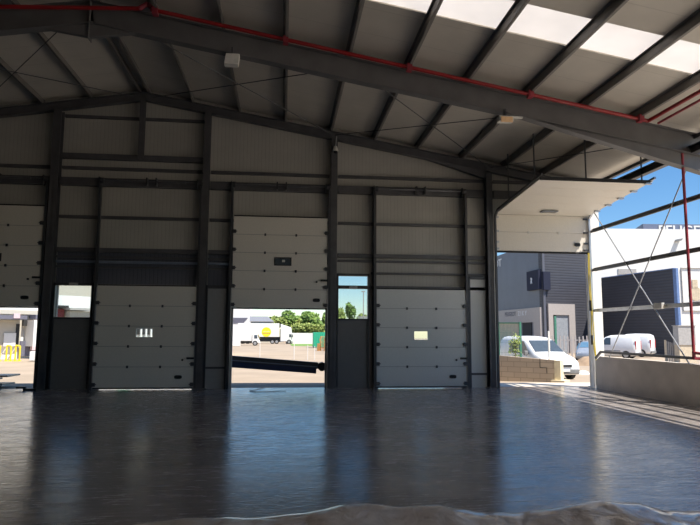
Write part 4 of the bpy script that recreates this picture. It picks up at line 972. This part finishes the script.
# --- dock building on the left: facade from near left to far right
A = pt(-130, 40); B = pt(232, 62)
fl = Fr(A, B)
t = thing('dock_building', 'cream warehouse with loading bays and awnings beyond the left doors', 'building', (A[0], A[1], gz(44)), fl.rz)
shl = Matrix.Translation((0, 0, -gz(44)))
zt = 9.5
build('upper_wall', MB().box(0, fl.L, 0, .5, fl.px(75, 296)[1], zt).xf(shl), 'cream', t, local=True)
build('lower_wall', MB().box(0, fl.L, 0, .5, gz(60)-.3, fl.px(75, 296)[1]).xf(shl), 'white', t, local=True)
def fbox(name, u0, v0, u1, v1, m, out=0, th=.1, parent=t, sh_=shl, fr_=fl):
    return build(name, fr_.rect(u0, v0, u1, v1, out, th).xf(sh_), m, parent, local=True)
fbox('panel_band', -20, 309, 47, 315, 'cream', 0, .3)
for u0, u1, s0 in ((-12, 18.5, 8), (27, 48, 37)):
    aw = fbox('awning', u0, 315, u1, 319.5, 'awning', .3, 1.0)
    fbox('sign', s0-3, 313.5, s0+3, 318.5, 'pinksign', 1.3, .05, aw)
    fbox('bay_surround', u0, 319.5, u1, 346, 'cream', 0, .25)
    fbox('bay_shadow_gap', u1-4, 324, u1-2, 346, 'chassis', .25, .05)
fbox('bay_door', 2, 333, 13, 346, 'white', .3, .05)
fbox('bay_door', 29, 327, 44, 352, 'awning', .26, .05)
fbox('bay_curtain', 24.5, 320, 27.5, 346, 'white', .25, 1.2)
fbox('bay_curtain', 21, 315, 25, 326, 'chassis', .25, .2)
fbox('bay_opening', 134, 327, 157, 334.5, 'chassis', .05, .05)
for k_ in range(4): fbox('bay_post', 138+k_*5, 329, 139+k_*5, 340, 'white', .3, .1)
fbox('rail_door', 32, 338, 38, 350, 'orangep', .4, .3)
fbox('rail_door', 28, 338, 31.5, 350, 'pinksign', .4, .3)
fbox('base_wall', 18, 341, 50, 355, 'awning', .26, .1)
# maroon awning and low roof in the square pane
fbox('maroon_canopy', 53, 305.5, 62, 308, 'chassis', 0, 1.0)
fbox('maroon_canopy', 53, 309, 60, 317, 'maroon', 0, .6)
fbox('porch_roof', 60, 308, 84, 311, 'greybox', 0, 1.5)
fbox('porch_wall', 62, 311, 82, 320, 'cream', 0, 1.2)
# yellow safety railings
for i, (u, w_) in enumerate(((-4, 'leftmost'), (7, 'middle'), (16, 'rightmost'))):
    p = gnd(u, 361.3); top = at(u, 345.5, p.y); hgt = top.z-gz(p.y)
    t_ = thing('safety_rail', f'yellow ended safety rail in front of the loading bays, {w_} one', 'railing', (p.x, p.y, gz(p.y)), group='yellow safety rails by the loading bays')
    build('hoop', MB().tube((-.07, 0, 0), (-.07, 0, hgt), .055, 10).add(MB().tube((.2, 0, 0), (.2, 0, hgt*.96), .055, 10)).add(MB().tube((-.07, 0, hgt), (.2, 0, hgt*.96), .055, 10)), 'yellow', t_, local=True)
    build('brace', MB().bar((-.62, .2, .1), (-.15, .2, hgt*.9), .05, .06).add(MB().bar((-.62, .2, .5), (-.15, .2, .5), .05, .05)), 'white', t_, local=True)
    build('base_foot', MB().box(-.15, .28, -.12, .12, 0, .06), 'yellow', t_, local=True)
p = gnd(35, 361.6); q = at(35, 351.5, p.y); wd = (at(41, 350, p.y).x-at(29, 350, p.y).x)/2
t_ = thing('concrete_block', 'white rectangular block on the ground beside the leftmost column, outside', 'block', (p.x, p.y, gz(p.y)))
build('block', MB().box(-wd, wd, 0, .6, .05, q.z-gz(p.y)), 'white', t_, local=True, bevel=.03); build('feet', MB().box(-wd+.1, -wd+.3, .05, .55, 0, .05).add(MB().box(wd-.3, wd-.1, .05, .55, 0, .05)), 'greybox', t_, local=True)

# --- shed and canopy building left of the trees (middle opening)
Y3 = 150
a = at(190, 335, Y3); b = at(250, 335, Y3)
t = thing('canopy_building', 'white building with a dark canopy recess at the left of the middle opening', 'building', (a.x, Y3, gz(Y3)))
zt = at(250, 308, Y3).z
build('wall', MB().box(a.x, b.x, Y3, Y3+8, gz(Y3), zt), 'white', t)
r0 = at(230, 323.5, Y3-.1); r1 = at(248, 317.8, Y3-.1); r2 = at(243, 323.5, Y3-.1)
build('canopy_recess', MB().prism_xz([(r0.x, r0.z), (r2.x, r2.z), (r1.x, r1.z), (r0.x, r1.z)], Y3-.1, Y3), 'awning', t)
a = at(250.2, 335, 128); b = at(273, 335, 128)
t = thing('shed', 'grey roofed shed behind the articulated lorry', 'building', ((a.x+b.x)/2, 128, gz(128)))
e = at(251, 321.5, 128).z; tp = at(260, 316.3, 128).z
build('walls', MB().box(a.x, b.x, 128, 134, gz(128), e), 'cream', t)
build('window_band', MB().box(a.x+.2, b.x-.4, 127.92, 128, e-1.2, e-.2), 'bglass', t)
build('roof', MB().quadbox([(a.x-.2, 127.5, e), (b.x+.2, 127.5, e), (b.x+.2, 134, e), (a.x-.2, 134, e), (a.x-.2, 129, tp), (b.x-1.2, 129, tp), (b.x-1.2, 134, tp), (a.x-.2, 134, tp)]), 'rooftile', t)
# things seen through the small panes of the closed doors
p = at(139, 338, 44)
single('green_bin', MB().box(p.x-.25, p.x+.35, 40, 40.6, gz(40), 1.45), 'teal', 'green bin seen through the small pane of the left closed door', 'bin')

# ------------------------------------------------------------------ light
sd = bpy.data.lights.new('sun', 'SUN'); sd.energy = 8.6; sd.angle = .0093; sd.color = (1, .94, .85)
so = bpy.data.objects.new('sun', sd); COL.objects.link(so)
dirv = V((-.42, .38, -1)).normalized(); so.rotation_euler = dirv.to_track_quat('-Z', 'Y').to_euler(); so.location = (20, -20, 60)
w = bpy.data.worlds.new('world'); scene.world = w; w.use_nodes = True
n = w.node_tree.nodes; l = w.node_tree.links; bg = n['Background']
sk = n.new('ShaderNodeTexSky'); sk.sky_type = 'NISHITA'; sk.sun_disc = False; sk.sun_elevation = math.radians(60); sk.sun_rotation = math.radians(132)
sk.air_density = 1.0; sk.dust_density = .05; sk.ozone_density = 4.0; sk.altitude = 200
hs = n.new('ShaderNodeHueSaturation'); hs.inputs['Saturation'].default_value = 1.22; l.new(sk.outputs[0], hs.inputs['Color']); l.new(hs.outputs[0], bg.inputs[0]); bg.inputs[1].default_value = .16
scene.view_settings.view_transform = 'Standard'; scene.view_settings.look = 'None'; scene.view_settings.gamma = 1; scene.view_settings.use_curve_mapping = False
scene.view_settings.exposure = 0.0
